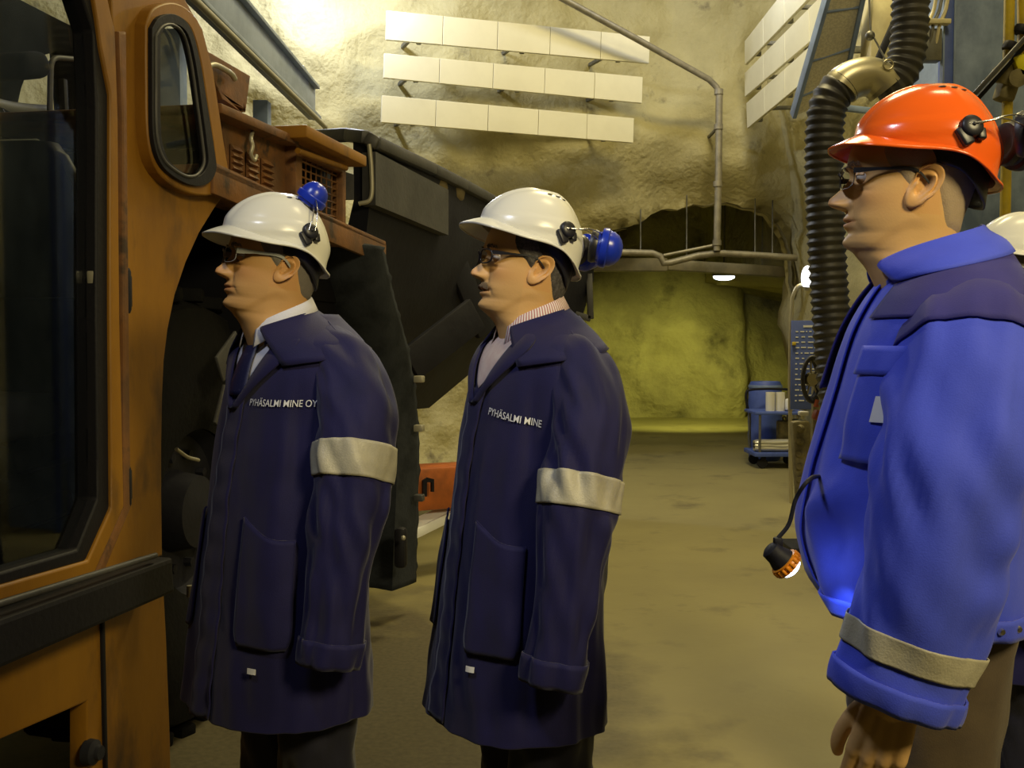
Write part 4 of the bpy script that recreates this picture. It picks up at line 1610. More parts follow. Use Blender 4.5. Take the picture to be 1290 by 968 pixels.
def make_helmet(mx, parent, p):
    shell = p.get('shell', MS['white_shell'])
    N = 96
    ths = [-PI + 2 * PI * k / N for k in range(N)]
    mb = MB()
    rows = [[helmet_surface(t, 0.03 + 0.97 * i / 30, p) for t in ths] for i in range(31)]
    rows += [[helmet_brim(t, k, p) for t in ths] for k in (0.12, 0.3, 0.5, 0.7, 0.88, 1.0)]
    rows += [[helmet_brim(t, 1.0, p) + V((0, 0, -0.004)) for t in ths]]
    mb.grid(rows, close_v=True)
    mb.bm.faces.new([v for v in mb.bm.verts[:N]])
    h = mb.build('helmet', shell, parent, 60, mx, 0.003, -1)
    # cradle inside
    lb = MB()
    rows = []
    for k in range(9):
        t = k / 8
        row = []
        for th in ths:
            b0 = helmet_surface(th, 0.93, p)
            o = V((math.cos(th), math.sin(th), 0))
            zr = helmet_rim(th)
            drop_ = 0.004 + 0.024 * sstep(0.25, 0.5, abs(th) / PI) + 0.012 * sstep(0.6, 1, abs(th) / PI)
            row.append(V((b0.x, b0.y, 0)) - o * (0.012 + 0.026 * max(0.0, math.cos(th)) + 0.010 * t) + V((0, 0, zr + 0.03 - (0.03 + drop_) * t)))
        rows.append(row)
    lb.grid(rows, close_v=True)
    lb.build('cradle', MS['black_plastic'], h, 60, mx, 0.004, 0)
    # vents at the top
    for sx in (-1, 1):
        for k in range(3):
            th = sx * (PI * 0.62 + 0.0)
            t = 0.26 + 0.0
            q = helmet_surface(sx * (PI * (0.50 + 0.12 * k)), 0.30, p)
            vb = MB()
            nrm = (q - V((0.0, 0, 0.03))).normalized()
            vb.ball(q + nrm * 0.0008, 0.0048, 10, (1.4, 0.8, 0.3), nrm.to_track_quat('Z', 'Y').to_matrix())
            vb.build('vent', MS['black_plastic'], h, 60, mx)
    # side mounts, wire arms, ear cups
    for sgn in (1, -1):
        th = sgn * PI * 0.60
        q = helmet_surface(th, 0.80, p)
        nrm = V((math.cos(th) * 0.8, math.sin(th), 0.25)).normalized()
        side = V((0, 0, 1)).cross(nrm).normalized()
        up = nrm.cross(side)
        R = Matrix((side, up, nrm)).transposed()
        cb = MB()
        cb.lathe([(0.0, -0.004), (0.0185, -0.004), (0.019, 0.008), (0.016, 0.012), (0.006, 0.013), (0.0, 0.013)], q, nrm, 24, False)
        cb.box(q - up * 0.016 - side * sgn * 0.012, (0.020, 0.034, 0.013), R @ Matrix.Rotation(0.45 * sgn, 3, 'Z'), 0.004)
        cb.box(q - up * 0.012 + side * sgn * 0.017, (0.014, 0.020, 0.013), R, 0.003)
        cb.ball(q + nrm * 0.013, 0.0035, 10)
        cb.build('muff_mount', MS['black_plastic'], h, 50, mx)
        cc = V(p['cup'][0 if sgn > 0 else 1])
        ax = V(p['cup_axis'][0 if sgn > 0 else 1]).normalized()
        r = p.get('cup_r', 0.045)
        ub = MB()
        ub.lathe([(0.0, -0.022), (r * 0.72, -0.022), (r * 0.80, -0.012), (r * 0.96, -0.010), (r, -0.004), (r, 0.004), (r * 0.95, 0.006),
                  (r * 0.90, 0.007), (r * 0.86, 0.016), (r * 0.74, 0.026), (r * 0.52, 0.034), (r * 0.26, 0.0385), (0.0, 0.0395)], cc, ax, 36, False)
        ub.build('ear_cup', p.get('cup_mat', MS['blue_cup']), h, 40, mx)
        pb = MB()
        pb.lathe([(r * 0.2, -0.030), (r * 0.55, -0.036), (r * 0.78, -0.034), (r * 0.84, -0.026), (r * 0.78, -0.018), (r * 0.3, -0.018)], cc, ax, 32)
        pb.build('ear_cushion', MS['black_plastic'], h, 60, mx)
        wb = MB()
        for dv in (-0.008, 0.008):
            a = q + nrm * 0.012 + side * dv
            m1 = (a + cc) / 2 + nrm * 0.014 + V((0, 0, 0.012 + dv * 0.5))
            e = cc + ax * (r * 0.1) + V((0, 0, r * 0.55 * (1 if dv > 0 else -0.2)))
            wb.tube([V(x) for x in catmull([a, a.lerp(m1, 0.5) + nrm * 0.006, m1, e], 24)], 0.0013, 8)
        wb.build('wire_arm', MS['wire'], h, 60, mx)
    return h

def make_glasses(mx, parent, p, tabs):
    frame = p.get('frame', MS['black_frame'])
    rim_r = p.get('rim_r', 0.0016)
    lw, lh = p.get('lens', (0.0235, 0.0145))
    z0 = p.get('glass_z', -0.003)
    xf = 0.1085
    fb, lens = MB(), []
    def lens_pts(sgn, k=1.0, n=32):
        out = []
        for i in range(n):
            a = 2 * PI * i / n
            c, s_ = math.cos(a), math.sin(a)
            e = 3.0
            r = (abs(c) ** e + abs(s_) ** e) ** (-1 / e)
            yy = 0.0315 + lw * c * r * k
            zz = z0 + lh * s_ * r * k
            x = xf - 0.0135 * (max(0, yy - 0.012) / 0.045) ** 2 - 0.10 * (zz - z0) * -0.6
            out.append(V((x, sgn * yy, zz)))
        return out
    for sgn in (1, -1):
        if rim_r > 0:
            fb.tube(lens_pts(sgn), rim_r, 8, closed=True)
        lb = MB()
        o = lens_pts(sgn, 0.99)
        vs = [lb.bm.verts.new(q) for q in o]
        lb.bm.faces.new(vs)
        lens.append(lb)
        hinge = V((xf - 0.017, sgn * (0.0315 + lw + 0.004), z0 + lh * 0.55))
        edge = V((xf - 0.012, sgn * (0.0315 + lw), z0 + lh * 0.6))
        ear = V((0.006, sgn * 0.0775, z0 + lh * 0.55 + 0.002))
        tip = V((-0.022, sgn * 0.0745, z0 - 0.014))
        th_ = p.get('temple', 0.0022)
        P = catmull([edge, hinge, hinge.lerp(ear, 0.5) + V((0, sgn * 0.004, 0.0015)), ear, tip], 26)
        rings = []
        for q in P:
            q = V(q)
            hh = th_ * (1.0 if q.x < 0.06 else 1 + 0.9 * sstep(0.05, 0.095, q.x)) 
            rings.append([q + V((0, sgn * 0.0011, hh)), q + V((0, -sgn * 0.0011, hh)), q + V((0, -sgn * 0.0011, -hh)), q + V((0, sgn * 0.0011, -hh))])
        fb.loft(rings)
    fb.tube([V(x) for x in catmull([(xf, 0.0315 - lw, z0 + lh * 0.4), (xf + 0.004, 0, z0 + lh * 0.62), (xf, -0.0315 + lw, z0 + lh * 0.4)], 10)], max(rim_r, 0.0015), 8)
    g = fb.build('spectacles', frame, parent, 50, mx)
    for lb in lens:
        lb.build('lens', MS['lens'], g, 60, mx)
    return g

def make_hair(mx, parent, p, tabs, mat):
    """short hair over the sides and nape, under the helmet"""
    mb = MB()
    rnd = random.Random(p.get('seed', 1))
    rows = []
    zb = p.get('hair_low', -0.075)
    nz, nt = 34, 90
    keep = {}
    P = []
    for i in range(nz + 1):
        z = 0.075 + (zb - 0.075) * i / nz
        row = []
        for j in range(nt + 1):
            th = 0.95 + (2 * PI - 1.90) * j / nt
            t2 = th if th <= PI else th - 2 * PI
            q = head_point(t2, z, tabs, p)
            a = abs(t2)
            # lower limit by angle: temple short, sideburn, over the ear, nape
            lim = interp(a, [0.95, 1.12, 1.32, 1.45, 1.62, 1.80, 2.0, 2.3, PI], [0.05, 0.012, -0.006, -0.018, 0.006, 0.004, -0.035, zb + 0.01, zb])
            front_ok = sstep(0.95, 1.12, a)
            d = p.get('hair_t', 0.005) * sstep(lim - 0.002, lim + 0.014, z) * front_ok
            d *= 0.85 + 0.3 * noise3(q.x * 160, q.y * 160, q.z * 60)
            o = V((q.x, q.y, 0)).normalized()
            row.append(q + o * (d - 0.0012))
        P.append(row)
    mb.grid(P)
    return mb.build('hair', mat, parent, 80, mx)

def make_brows(mx, parent, p, tabs, mat):
    rnd = random.Random(5)
    for sgn in (1, -1):
        mb = MB()
        for k in range(70):
            t = rnd.random()
            yy = 0.014 + 0.034 * t
            zz = 0.0175 + 0.006 * math.sin(t * 2.4) - 0.004 * t + rnd.uniform(-0.003, 0.003)
            th = sgn * math.asin(min(0.99, yy / 0.0735))
            for _ in range(3):
                q = head_point(th, zz, tabs, p)
                th += sgn * (yy - abs(q.y)) / 0.09
            q = head_point(th, zz, tabs, p)
            d = V((0.0015, sgn * 0.006, 0.002 + rnd.uniform(-.001, .001)))
            mb.tube([q - d * 0.3, q + d * 0.4 + V((0.0016, 0, 0)), q + d + V((0.001, 0, 0))], [0.0007, 0.0006, 0.0002], 5)
        mb.build('eyebrow', mat, parent, 60, mx)
    if p.get('stache'):
        mb = MB()
        for k in range(420):
            yy = rnd.uniform(-0.027, 0.027)
            zz = -0.0595 + rnd.uniform(-0.0045, 0.004) - 0.006 * (abs(yy) / 0.027) ** 2
            th = math.asin(max(-.99, min(0.99, yy / 0.075)))
            for _ in range(3):
                q = head_point(th, zz, tabs, p)
                th += (yy - q.y) / 0.09
            q = head_point(th, zz, tabs, p)
            d = V((0.0012, math.copysign(0.0022, yy), -0.0050 + rnd.uniform(-.0012, .0012)))
            mb.tube([q - d * 0.2, q + d * 0.5 + V((0.0013, 0, 0)), q + d], [0.00065, 0.0006, 0.0002], 4)
        props(mb.build('moustache', p['stache_mat'], parent, 60, mx), kind='stuff')

def make_person(p):
    root = empty('person', (p['X'], p['Y'], 0.0), PI + p['yaw'], p['label'], 'person', p.get('group'))
    tr = Torso(p['rows'], p['seed'], p.get('fold', 0.017), nexp=p.get('nexp', 2.25), creases=p.get('creases', ()))
    sl = {s_: Sleeve([(x, s_ * y, z, a, b) for x, y, z, a, b in p['arm' if s_ > 0 else 'arm_far']], p['seed'] + s_, p.get('sleeve_fold', 0.0145), flex=p.get('flex', 0.55)) for s_ in (1, -1)}
    # ------------- body: one continuous surface
    H0 = Matrix.Translation((p['hx'], p.get('hy', 0), p['hz'])) @ Matrix.Rotation(p.get('hyaw', 0), 4, 'Z') @ Matrix.Rotation(-p.get('hpitch', 0), 4, 'Y')
    H = H0 @ Matrix.Diagonal((*p.get('hs', (1.04, 1.0, 1.02)), 1))
    hb, tabs = make_head(p)
    parts = [bm_obj(hb)]
    for sgn in (1, -1):
        parts.append(bm_obj(make_ear(sgn, p)))
    ec = []
    for sgn in (1, -1):
        c = V((0.0755, sgn * 0.0300, 0.0005))
        ec.append(c)
        parts.append(bm_obj(lid_shell(c, 0.0138, 0.16 - p.get('squint', 0.0), 1.45, sgn)))
        parts.append(bm_obj(lid_shell(c, 0.0134, -1.4, -0.36 + p.get('squint', 0.0), sgn)))
    for o in parts:
        o.data.transform(H)
    b = MB()
    hip, sh = p.get('hip', 0.90), p['shoulder']
    cxx = p['rows'][0][1]
    nb = H @ V((-0.055, 0, -0.235))
    capsule_chain(b, [(0.0, 0, hip - 0.02), (0.0, 0, hip + 0.18), (-0.02, 0, sh - 0.22), (nb.x - 0.01, 0, sh - 0.02)], [0.075, 0.100, 0.125, 0.075], 20)
    for sgn in (1, -1):
        capsule_chain(b, [(0.0, sgn * 0.05, sh - 0.2), (-0.01, sgn * 0.07, sh - 0.12)], [0.10, 0.085], 18)
        arm = p['arm' if sgn > 0 else 'arm_far']
        A = [V((q[0], sgn * q[1], q[2])) for q in arm]
        capsule_chain(b, [A[0], A[1] - V((0, 0, 0.02))] + A[2:-1] + [A[-1].lerp(A[-2], 0.5)], [0.05, 0.050, 0.045, 0.040, 0.034, 0.030], 14)
        for sx in (1,):
            hx0 = p.get('legx', {}).get(sgn, 0.0)
            capsule_chain(b, [(0, sgn * 0.085, hip), (hx0 * 0.5 + 0.012, sgn * 0.095, hip - 0.40), (hx0, sgn * 0.10, 0.10)], [0.088, 0.058, 0.036], 16)
            capsule_chain(b, [(hx0 - 0.03, sgn * 0.10, 0.055), (hx0 + 0.08, sgn * 0.105, 0.045), (hx0 + 0.15, sgn * 0.11, 0.035)], [0.034, 0.032, 0.022], 12)
    capsule_chain(b, [nb - V((0.012, 0, 0.07)), nb + V((0.0, 0, 0.0)), nb + V((0.012, 0, 0.06))], [0.085, 0.060, 0.052], 18)
    parts.append(bm_obj(remeshed(b.bm, 0.010, 4)))
    for sgn in (1, -1):
        arm = p['arm' if sgn > 0 else 'arm_far']
        e, c2 = V((arm[-2][0], sgn * arm[-2][1], arm[-2][2])), V((arm[-1][0], sgn * arm[-1][1], arm[-1][2]))
        d = (c2 - e).normalized()
        Wp = c2 + d * p.get('wrist_off', -0.09)
        fw = V((1, 0, 0)) - d * d.x
        palm = d.cross(fw.normalized()) * (1 if sgn > 0 else -1)
        if palm.y * sgn > 0:
            palm = -palm
        palm = (palm + p.get('hand_turn', 0.0) * fw * -1).normalized()
        fw = (fw - palm * fw.dot(palm)).normalized()
        ho = bm_obj(make_hand(Wp, d, fw, palm, p.get('curl', 0.35), p.get('hand_voxel', 0.0032), 1.0, p.get('thumb_out', 0.5)))
        ho.data.transform(Matrix.Translation(Wp) @ Matrix.Scale(p.get('hand_k', 1.0), 4) @ Matrix.Translation(-Wp))
        parts.append(ho)
    me = fuse(parts)
    # tint by place
    Hi = H.inverted()
    col = me.color_attributes.new('tint', 'FLOAT_COLOR', 'POINT')
    vals = []
    stub = p.get('stubble', 0.0)
    for v in me.vertices:
        q = Hi @ v.co
        r, g, bb = 1.0, 1.0, 1.0
        if q.x > 0.02 and q.z > -0.15:
            red = 0.7 * gs(abs(q.y) - 0.045, 0.02) * gs(q.z + 0.035, 0.02) + 0.9 * gs(q.y, 0.012) * gs(q.z + 0.042, 0.012) * sstep(0.10, 0.115, q.x)
            g *= 1 - 0.16 * red
            bb *= 1 - 0.18 * red
            lip = gs(q.z + 0.0722, 0.0075) * gs(q.y, 0.024) * (1 if abs(q.y) < 0.03 else 0)
            r *= 1 - 0.10 * lip
            g *= 1 - 0.42 * lip
            bb *= 1 - 0.34 * lip
            m2 = gs(q.z + 0.0735 + p.get('open', 0) * .3, 0.0022 + p.get('open', 0) * 0.5) * gs(q.y, 0.020) * p.get('mouth_dark', 0.6)
            r *= 1 - m2; g *= 1 - m2; bb *= 1 - m2
            bd = stub * sstep(-0.035, -0.07, q.z) * (1 - lip)
            k = 0.75 + 0.5 * noise3(q.x * 500, q.y * 500, q.z * 500)
            r *= 1 - 0.35 * bd * k; g *= 1 - 0.30 * bd * k; bb *= 1 - 0.18 * bd * k
            if p.get('stache'):
                s_ = sstep(-0.054, -0.058, q.z) * (1 - sstep(-0.066, -0.070, q.z)) * (1 - sstep(0.022, 0.034, abs(q.y)))
                s_ *= 0.8 + 0.4 * noise3(q.x * 700, q.y * 900, q.z * 300)
                r *= 1 - 0.40 * s_; g *= 1 - 0.36 * s_; bb *= 1 - 0.28 * s_
            eye = gs(abs(q.y) - 0.032, 0.016) * gs(q.z + 0.004, 0.012)
            r *= 1 - 0.16 * eye; g *= 1 - 0.22 * eye; bb *= 1 - 0.20 * eye
        if abs(q.y) > 0.055 and -0.06 < q.z < 0.03 and -0.04 < q.x < 0.02:
            g *= 0.93; bb *= 0.9
        vals += [r, g, bb, 1.0]
    col.data.foreach_set('color', vals)
    me.materials.clear()
    body = finish('body', me, p['skin'], root, 70)
    for c, sgn in zip(ec, (1, -1)):
        e = MB().ball(c, 0.0124, 20).build('eye', MS['eye_white'], root, 179, H)
        g = p.get('gaze', 0.0)
        MB().ball(c + V((0.0072, -0.0 + math.sin(g) * 0.004, 0.0006)), 0.0058, 16, (0.97, 1, 1)).build('iris', MS['iris'], e, 179, H)
    make_hair(H, root, p, tabs, p['hair'])
    make_brows(H, root, p, tabs, p['brow'])
    make_glasses(H, root, p, tabs)
    HH = H0 @ p.get('hel', Matrix())
    hel = make_helmet(HH, root, p)
    # ------------- clothes
    cm = p['cloth']
    coat = tr.mesh(hem=p.get('hem')).build(p.get('garment', 'coat'), cm, root, 75, None, 0.005, -1)
    f0, f1 = p['band']
    for s_ in (1, -1):
        so = sl[s_].mesh().build('sleeve', cm, coat, 75, None, 0.004, -1)
        sl[s_].mesh(72, f0, f1, 0.0022, (False, False), 14).build('reflective_band', MS['band'], coat, 75, None, 0.002, 1)
        cf = sl[s_].mesh(56, 0.945, 1.0, 0.0018, (False, False), 6)
        cf.build('cuff', cm, coat, 75, None, 0.003, 1)
    # collar: stand and fall
    nbz = p['collar']
    mb = MB()
    P = []
    nck = V((nb.x + p.get('col_dx', 0.012), 0, 0))
    for k in range(61):
        t = -1 + 2 * k / 60
        th = PI + t * (PI - p.get('col_open', 0.55))
        th = th if th <= PI else th - 2 * PI
        a = abs(th)
        fr = 1 - (a - p.get('col_open', 0.55)) / (PI - p.get('col_open', 0.55))     # 0 back, 1 front
        ztop = nbz[0] + (nbz[1] - nbz[0]) * fr ** 1.3
        zed = nbz[2] + (nbz[3] - nbz[2]) * fr ** 1.2
        ra, rb = p.get('col_r', (0.078, 0.076))
        o = V((math.cos(th) * ra, math.sin(th) * rb, 0))
        edge = tr(th, zed, 0.010)
        low = nck + o * 0.93 + V((0, 0, ztop - 0.045))
        mid = nck + o * 0.98 + V((0, 0, ztop - 0.012))
        top = nck + o * 1.05 + V((0, 0, ztop))
        sh_ = nck + o * 1.17 + V((0, 0, ztop - 0.010))
        body_pt = sh_.lerp(edge, 0.55) + V((math.cos(th), math.sin(th), 0.6)) * 0.004
        P.append([V(x) for x in catmull([low, mid, top, sh_, body_pt, edge], 16)])
    mb.grid(P)
    mb.build('collar', cm, coat, 60, None, 0.004, 0)
    return root, tr, sl, coat, H, nb, nck

def neck_cloth(p, nck, name, mat, parent, z0, z1, r, open_=0.35, h=0.05, spread=0.02, uvn=0):
    """shirt collar standing round the neck, folded over"""
    mb = MB()
    P = []
    n = 80
    for k in range(n + 1):
        t = -1 + 2 * k / n
        th = PI + t * (PI - open_)
        fr = abs(t)
        zt = z0 + (z1 - z0) * fr ** 1.4
        o = V((math.cos(th) * r[0], math.sin(th) * r[1], 0))
        P.append([nck + o * 0.95 + V((0, 0, zt - h)), nck + o * 0.98 + V((0, 0, zt - 0.006)), nck + o * 1.02 + V((0, 0, zt)),
                  nck + o * 1.07 + V((0, 0, zt - 0.006)), nck + o * (1.18 + spread * 3) + V((0, 0, zt - h * (0.6 + 0.45 * fr)))])
    vs = mb.grid(P)
    if uvn:
        uv = mb.bm.loops.layers.uv.new('UVMap')
        for i, f in enumerate(mb.bm.faces):
            pass
        mb.bm.verts.index_update()
        m = len(P[0])
        for f in mb.bm.faces:
            for lp in f.loops:
                idx = lp.vert.index
                lp[uv].uv = (idx // m / n * uvn, idx % m)
    return mb.build(name, mat, parent, 60, None, 0.002, 0)

def coat_text(tr, txt, size, th0, z0, name, parent, slope=0.0, sx=1.0, off=0.003):
    me = text_mesh(txt, size)
    b = bmesh.new()
    b.from_mesh(me)
    bpy.data.meshes.remove(me)
    bmesh.ops.subdivide_edges(b, edges=[e for e in b.edges if e.calc_length() > size * 0.25], cuts=2)
    # arc length table
    ths = [th0 + k * 0.02 for k in range(120)]
    L = [0.0]
    for a, c in zip(ths, ths[1:]):
        L.append(L[-1] + (tr(c, z0) - tr(a, z0)).length)
    for v in b.verts:
        s_ = v.co.x * sx
        th = interp(s_, L, ths)
        v.co = tr(th, z0 + v.co.y + slope * s_, off)
    me = bpy.data.meshes.new(name)
    b.to_mesh(me)
    b.free()
    return finish(name, me, MS['letter'], parent, 0)

def boots_trousers(p, root, mat):
    hip = p.get('hip', 0.90)
    tb = MB()
    b2 = tb
    for sgn in (1, -1):
        hx0 = p.get('legx', {}).get(sgn, 0.0)
        s_ = Sleeve([(0.0, sgn * 0.080, hip + 0.08, 0.135, 0.105), (0.004, sgn * 0.085, hip - 0.08, 0.115, 0.095), (hx0 * 0.5 + 0.012, sgn * 0.095, hip - 0.40, 0.092, 0.085),
                     (hx0 * 0.9, sgn * 0.10, 0.25, 0.085, 0.078), (hx0, sgn * 0.10, 0.06, 0.085, 0.078)], p['seed'] + 11 * sgn, 0.012, 60, 0.5)
        for rrow in [0]:
            rings = [[s_(i / 59, 2 * PI * j / 40) for j in range(40)] for i in range(60)]
            tb.loft(rings, True, False)
        bt = MB()
        X0, Y0 = hx0 - 0.02, sgn * 0.10
        rings = []
        for x, wdt, hgt in ((-0.075, 0.020, 0.05), (-0.07, 0.034, 0.085), (-0.03, 0.040, 0.11), (0.03, 0.042, 0.105), (0.08, 0.047, 0.085), (0.14, 0.050, 0.065), (0.185, 0.042, 0.052), (0.205, 0.022, 0.040)):
            ring = []
            for j in range(20):
                a = 2 * PI * j / 20
                c, q = math.cos(a), math.sin(a)
                r = (abs(c) ** 3 + abs(q) ** 3) ** (-1 / 3)
                ring.append(V((X0 + x, Y0 + wdt * c * r, hgt / 2 + hgt / 2 * q * r)))
            rings.append(ring)
        bt.loft(rings)
        bt.tube([(X0 - 0.015, Y0, 0.07), (X0 - 0.015, Y0, 0.13), (X0 - 0.012, Y0, 0.20)], [0.042, 0.046, 0.048], 20)
        bt.build('boot', MS['boot'], root, 50)
    tb.build('trousers', mat, root, 70)
# ------------------------------------------------------------------ the four people
NAVY = cloth('navy_coat_cloth', (0.0072, 0.006, 0.060), (0.0052, 0.0044, 0.047), 0.16)
ROYAL = cloth('royal_blue_cloth', (0.062, 0.095, 0.72), (0.054, 0.083, 0.64))
YOKE = cloth('navy_yoke_cloth', (0.034, 0.030, 0.21), (0.030, 0.026, 0.18))
DARKTR = cloth('dark_trouser_cloth', (0.012, 0.012, 0.028), (0.010, 0.010, 0.02))
GREYTR = cloth('grey_brown_trouser_cloth', (0.10, 0.072, 0.042), (0.07, 0.05, 0.032))
SHIRT2 = stripe_cloth('striped_shirt_cloth')
PINK = M('shirt_front_cloth', (0.66, 0.50, 0.44), 0.8, col2=(0.72, 0.60, 0.52), vscale=50)
TIE = M('dark_tie', (0.012, 0.014, 0.06), 0.5, col2=(0.25, 0.25, 0.35), vscale=220, lo=0.66, hi=0.68)
HAIR1 = M('hair_grey', (0.16, 0.14, 0.11), 0.7, bump=0.5, bscale=300, bdist=0.003)
HAIR2 = M('hair_dark_grey', (0.045, 0.04, 0.036), 0.6, col2=(0.11, 0.10, 0.09), vscale=160, bump=0.5, bscale=300, bdist=0.003)
HAIR3 = M('hair_pale_stubble', (0.36, 0.27, 0.17), 0.7, bump=0.4, bscale=400, bdist=0.002)
SK1 = skin_mat('skin_first', (0.57, 0.325, 0.120))
SK2 = skin_mat('skin_second', (0.64, 0.385, 0.150))
SK3 = skin_mat('skin_third', (0.66, 0.40, 0.155))

COAT_ROWS = [(1.478, -0.035, .060, .060, .066), (1.458, -0.03, .076, .076, .098), (1.435, -0.02, .096, .092, .150), (1.405, -0.012, .116, .110, .192),
             (1.36, -0.005, .132, .127, .204), (1.28, 0.0, .150, .140, .208), (1.15, .012, .164, .142, .210), (1.0, .022, .176, .145, .216),
             (0.80, .034, .190, .158, .230), (0.575, .045, .204, .176, .244)]
ARM = [(-.02, .09, 1.395, .070, .055), (-.02, .172, 1.350, .079, .060), (-.008, .228, 1.25, .082, .070), (.032, .262, 1.08, .078, .067), (.065, .276, 0.92, .067, .058), (.100, .280, .725, .056, .049)]
ARMF = [(-.01, .09, 1.395, .070, .055), (-.02, .165, 1.368, .080, .066), (-.045, .205, 1.25, .080, .068), (-.05, .235, 1.08, .074, .064), (-.03, .255, .92, .066, .058), (.0, .27, .74, .056, .050)]

def shift_rows(rows, dz, k=1.0, kz=1.0):
    return [(z * kz + dz, cx, a * k, b * k, c * k) for z, cx, a, b, c in rows]
def shift_arm(arm, dz, k=1.0):
    return [(x, y * k, z + dz, a * k, b * k) for x, y, z, a, b in arm]

# --- man in the middle
P2 = dict(X=0.060, Y=2.36, yaw=0.42, hx=0.026, hz=1.594, hyaw=-0.14, hpitch=math.radians(9), seed=2.3, nose=1.0, open=0.0028, stache=True, stache_mat=M('moustache_brown', (0.11, 0.075, 0.045), 0.7), ear=1.06,
          label='moustached person in long navy coat and white helmet, standing in the middle', rows=COAT_ROWS, arm=ARM, arm_far=ARMF, shoulder=1.40,
          skin=SK2, hair=HAIR2, brow=HAIR2, hair_t=0.0065, cloth=NAVY, band=(0.53, 0.605), collar=(1.505, 1.452, 1.415, 1.365), col_open=0.62,
          cup=((-0.136, 0.062, 0.046), (-0.136, -0.062, 0.046)), cup_axis=((-0.93, 0.36, -0.05), (-0.93, -0.36, -0.05)), cup_r=0.045, stubble=0.25,
          hel=Matrix.Translation((-0.020, 0, 0.012)) @ Matrix.Rotation(math.radians(1), 4, 'Y'), frame=MS['black_frame'], rim_r=0.0019, lens=(0.0235, 0.0150), hair_low=-0.085, hand_k=0.92, wrist_off=-0.20,
          creases=((0.95, 1.22, 0.10, 0.10, -0.010, -0.6), (1.25, 1.20, 0.12, 0.14, 0.008, -0.6)))
root2, tr2, sl2, coat2, H2, nb2, nck2 = make_person(P2)
boots_trousers(P2, root2, DARKTR)

def v_front(tr, parent, root, vz, top, shirt, name, wl=0.36):
    """open V at the neck: the shirt under it and the two lapels"""
    rows = []
    for i in range(15):
        t = i / 14
        z = top + (vz - top) * t
        h_ = wl * 1.55 * (1 - t) ** 0.9 + 0.004
        rows.append((z, h_, -h_))
    p = tr.patch(rows, 14, 0.0035)
    p.build(name, shirt, root, 70, None, 0.0015, 0)
    for s_ in (1, -1):
        rows = []
        for i in range(19):
            t = i / 18
            z = top - 0.012 + (vz - 0.02 - top) * t
            inner = wl * 1.45 * (1 - t) ** 0.9 - 0.02
            outer = inner + 0.04 + 0.30 * sstep(0.0, 0.16, t) * (1 - 0.85 * sstep(0.22, 1.0, t))
            rows.append((z, s_ * inner, s_ * outer))
        tr.patch(rows, 10, lambda t, z: 0.006 + 0.006 * math.sin(PI * min(1, t * 1.0)) ).build('lapel', NAVY, parent, 60, None, 0.004, 1)

v_front(tr2, coat2, root2, 1.315, 1.462, PINK, 'shirt')
neck_cloth(P2, nck2, 'shirt_collar', SHIRT2, root2, 1.530, 1.462, (0.071, 0.068), 0.42, 0.05, 0.03, uvn=70)

def coat_details(tr, coat, seed, text, tz, tth, size, tag_pos, sx=1.0, slope=0.0):
    # placket down the front, stitched edge
    rows = [(1.315 - 0.73 * i / 60, 0.10 + 0.02 * math.sin(i), -0.12) for i in range(61)]
    rows = [(1.315 - 0.73 * i / 60, 0.16, -0.16) for i in range(61)]
    tr.patch(rows, 8, lambda t, z: 0.0035 + 0.0015 * math.sin(z * 90)).build('placket', NAVY, coat, 60, None, 0.003, 1)
    # patch pocket with a curved mouth
    for s_ in (1, -1):
        rows = []
        for i in range(25):
            t = i / 24
            z = 0.985 - 0.225 * t
            a, b = 0.42, 1.02
            if t > 0.85:
                k = (t - 0.85) / 0.15
                a += 0.05 * k * k
                b -= 0.05 * k * k
            rows.append((z, s_ * a, s_ * b))
        def off(t, z, s_=s_):
            return 0.005 + 0.002 * math.sin(t * PI) 
        P = []
        mb = MB()
        for i, (z, a, b) in enumerate(rows):
            line = []
            for j in range(17):
                t = j / 16
                dip = -0.045 * (1 - i / 24) * math.sin(min(1, t * 1.25) * PI / 2) * (1 if True else 0)
                line.append(tr(a + (b - a) * t, z + 0.05 * (1 - i / 24) + dip, off(t, z)))
            P.append(line)
        mb.grid(P)
        pk = mb.build('pocket', NAVY, coat, 60, None, 0.003, 1)
        sb = MB()
        sb.tube([q + V((0, 0, 0)) for q in P[0]], 0.0022, 6)
        sb.build('pocket_hem', NAVY, pk, 60)
    coat_text(tr, text, size, tth, tz, 'chest_lettering', coat, slope, sx, 0.0045)
    z, th = tag_pos
    mb = tr.patch([(z, th, th + 0.085), (z - 0.012, th, th + 0.085)], 4, 0.010)
    mb.build('care_tag', MS['letter'], coat, 0, None, 0.0015, 0)
    # shoulder seam
    for s_ in (1, -1):
        sb = MB()
        sb.tube([tr(s_ * (PI * 0.5 - 0.10), 1.465 - 0.10 * (k / 14), 0.0015) for k in range(15)], 0.0022, 6)
        sb.build('shoulder_seam', NAVY, coat, 60)

coat_details(tr2, coat2, 2, 'PYHÄSALMI MINE', 1.262, 0.33, 0.0215, (0.735, 0.50), 0.86, -0.16)

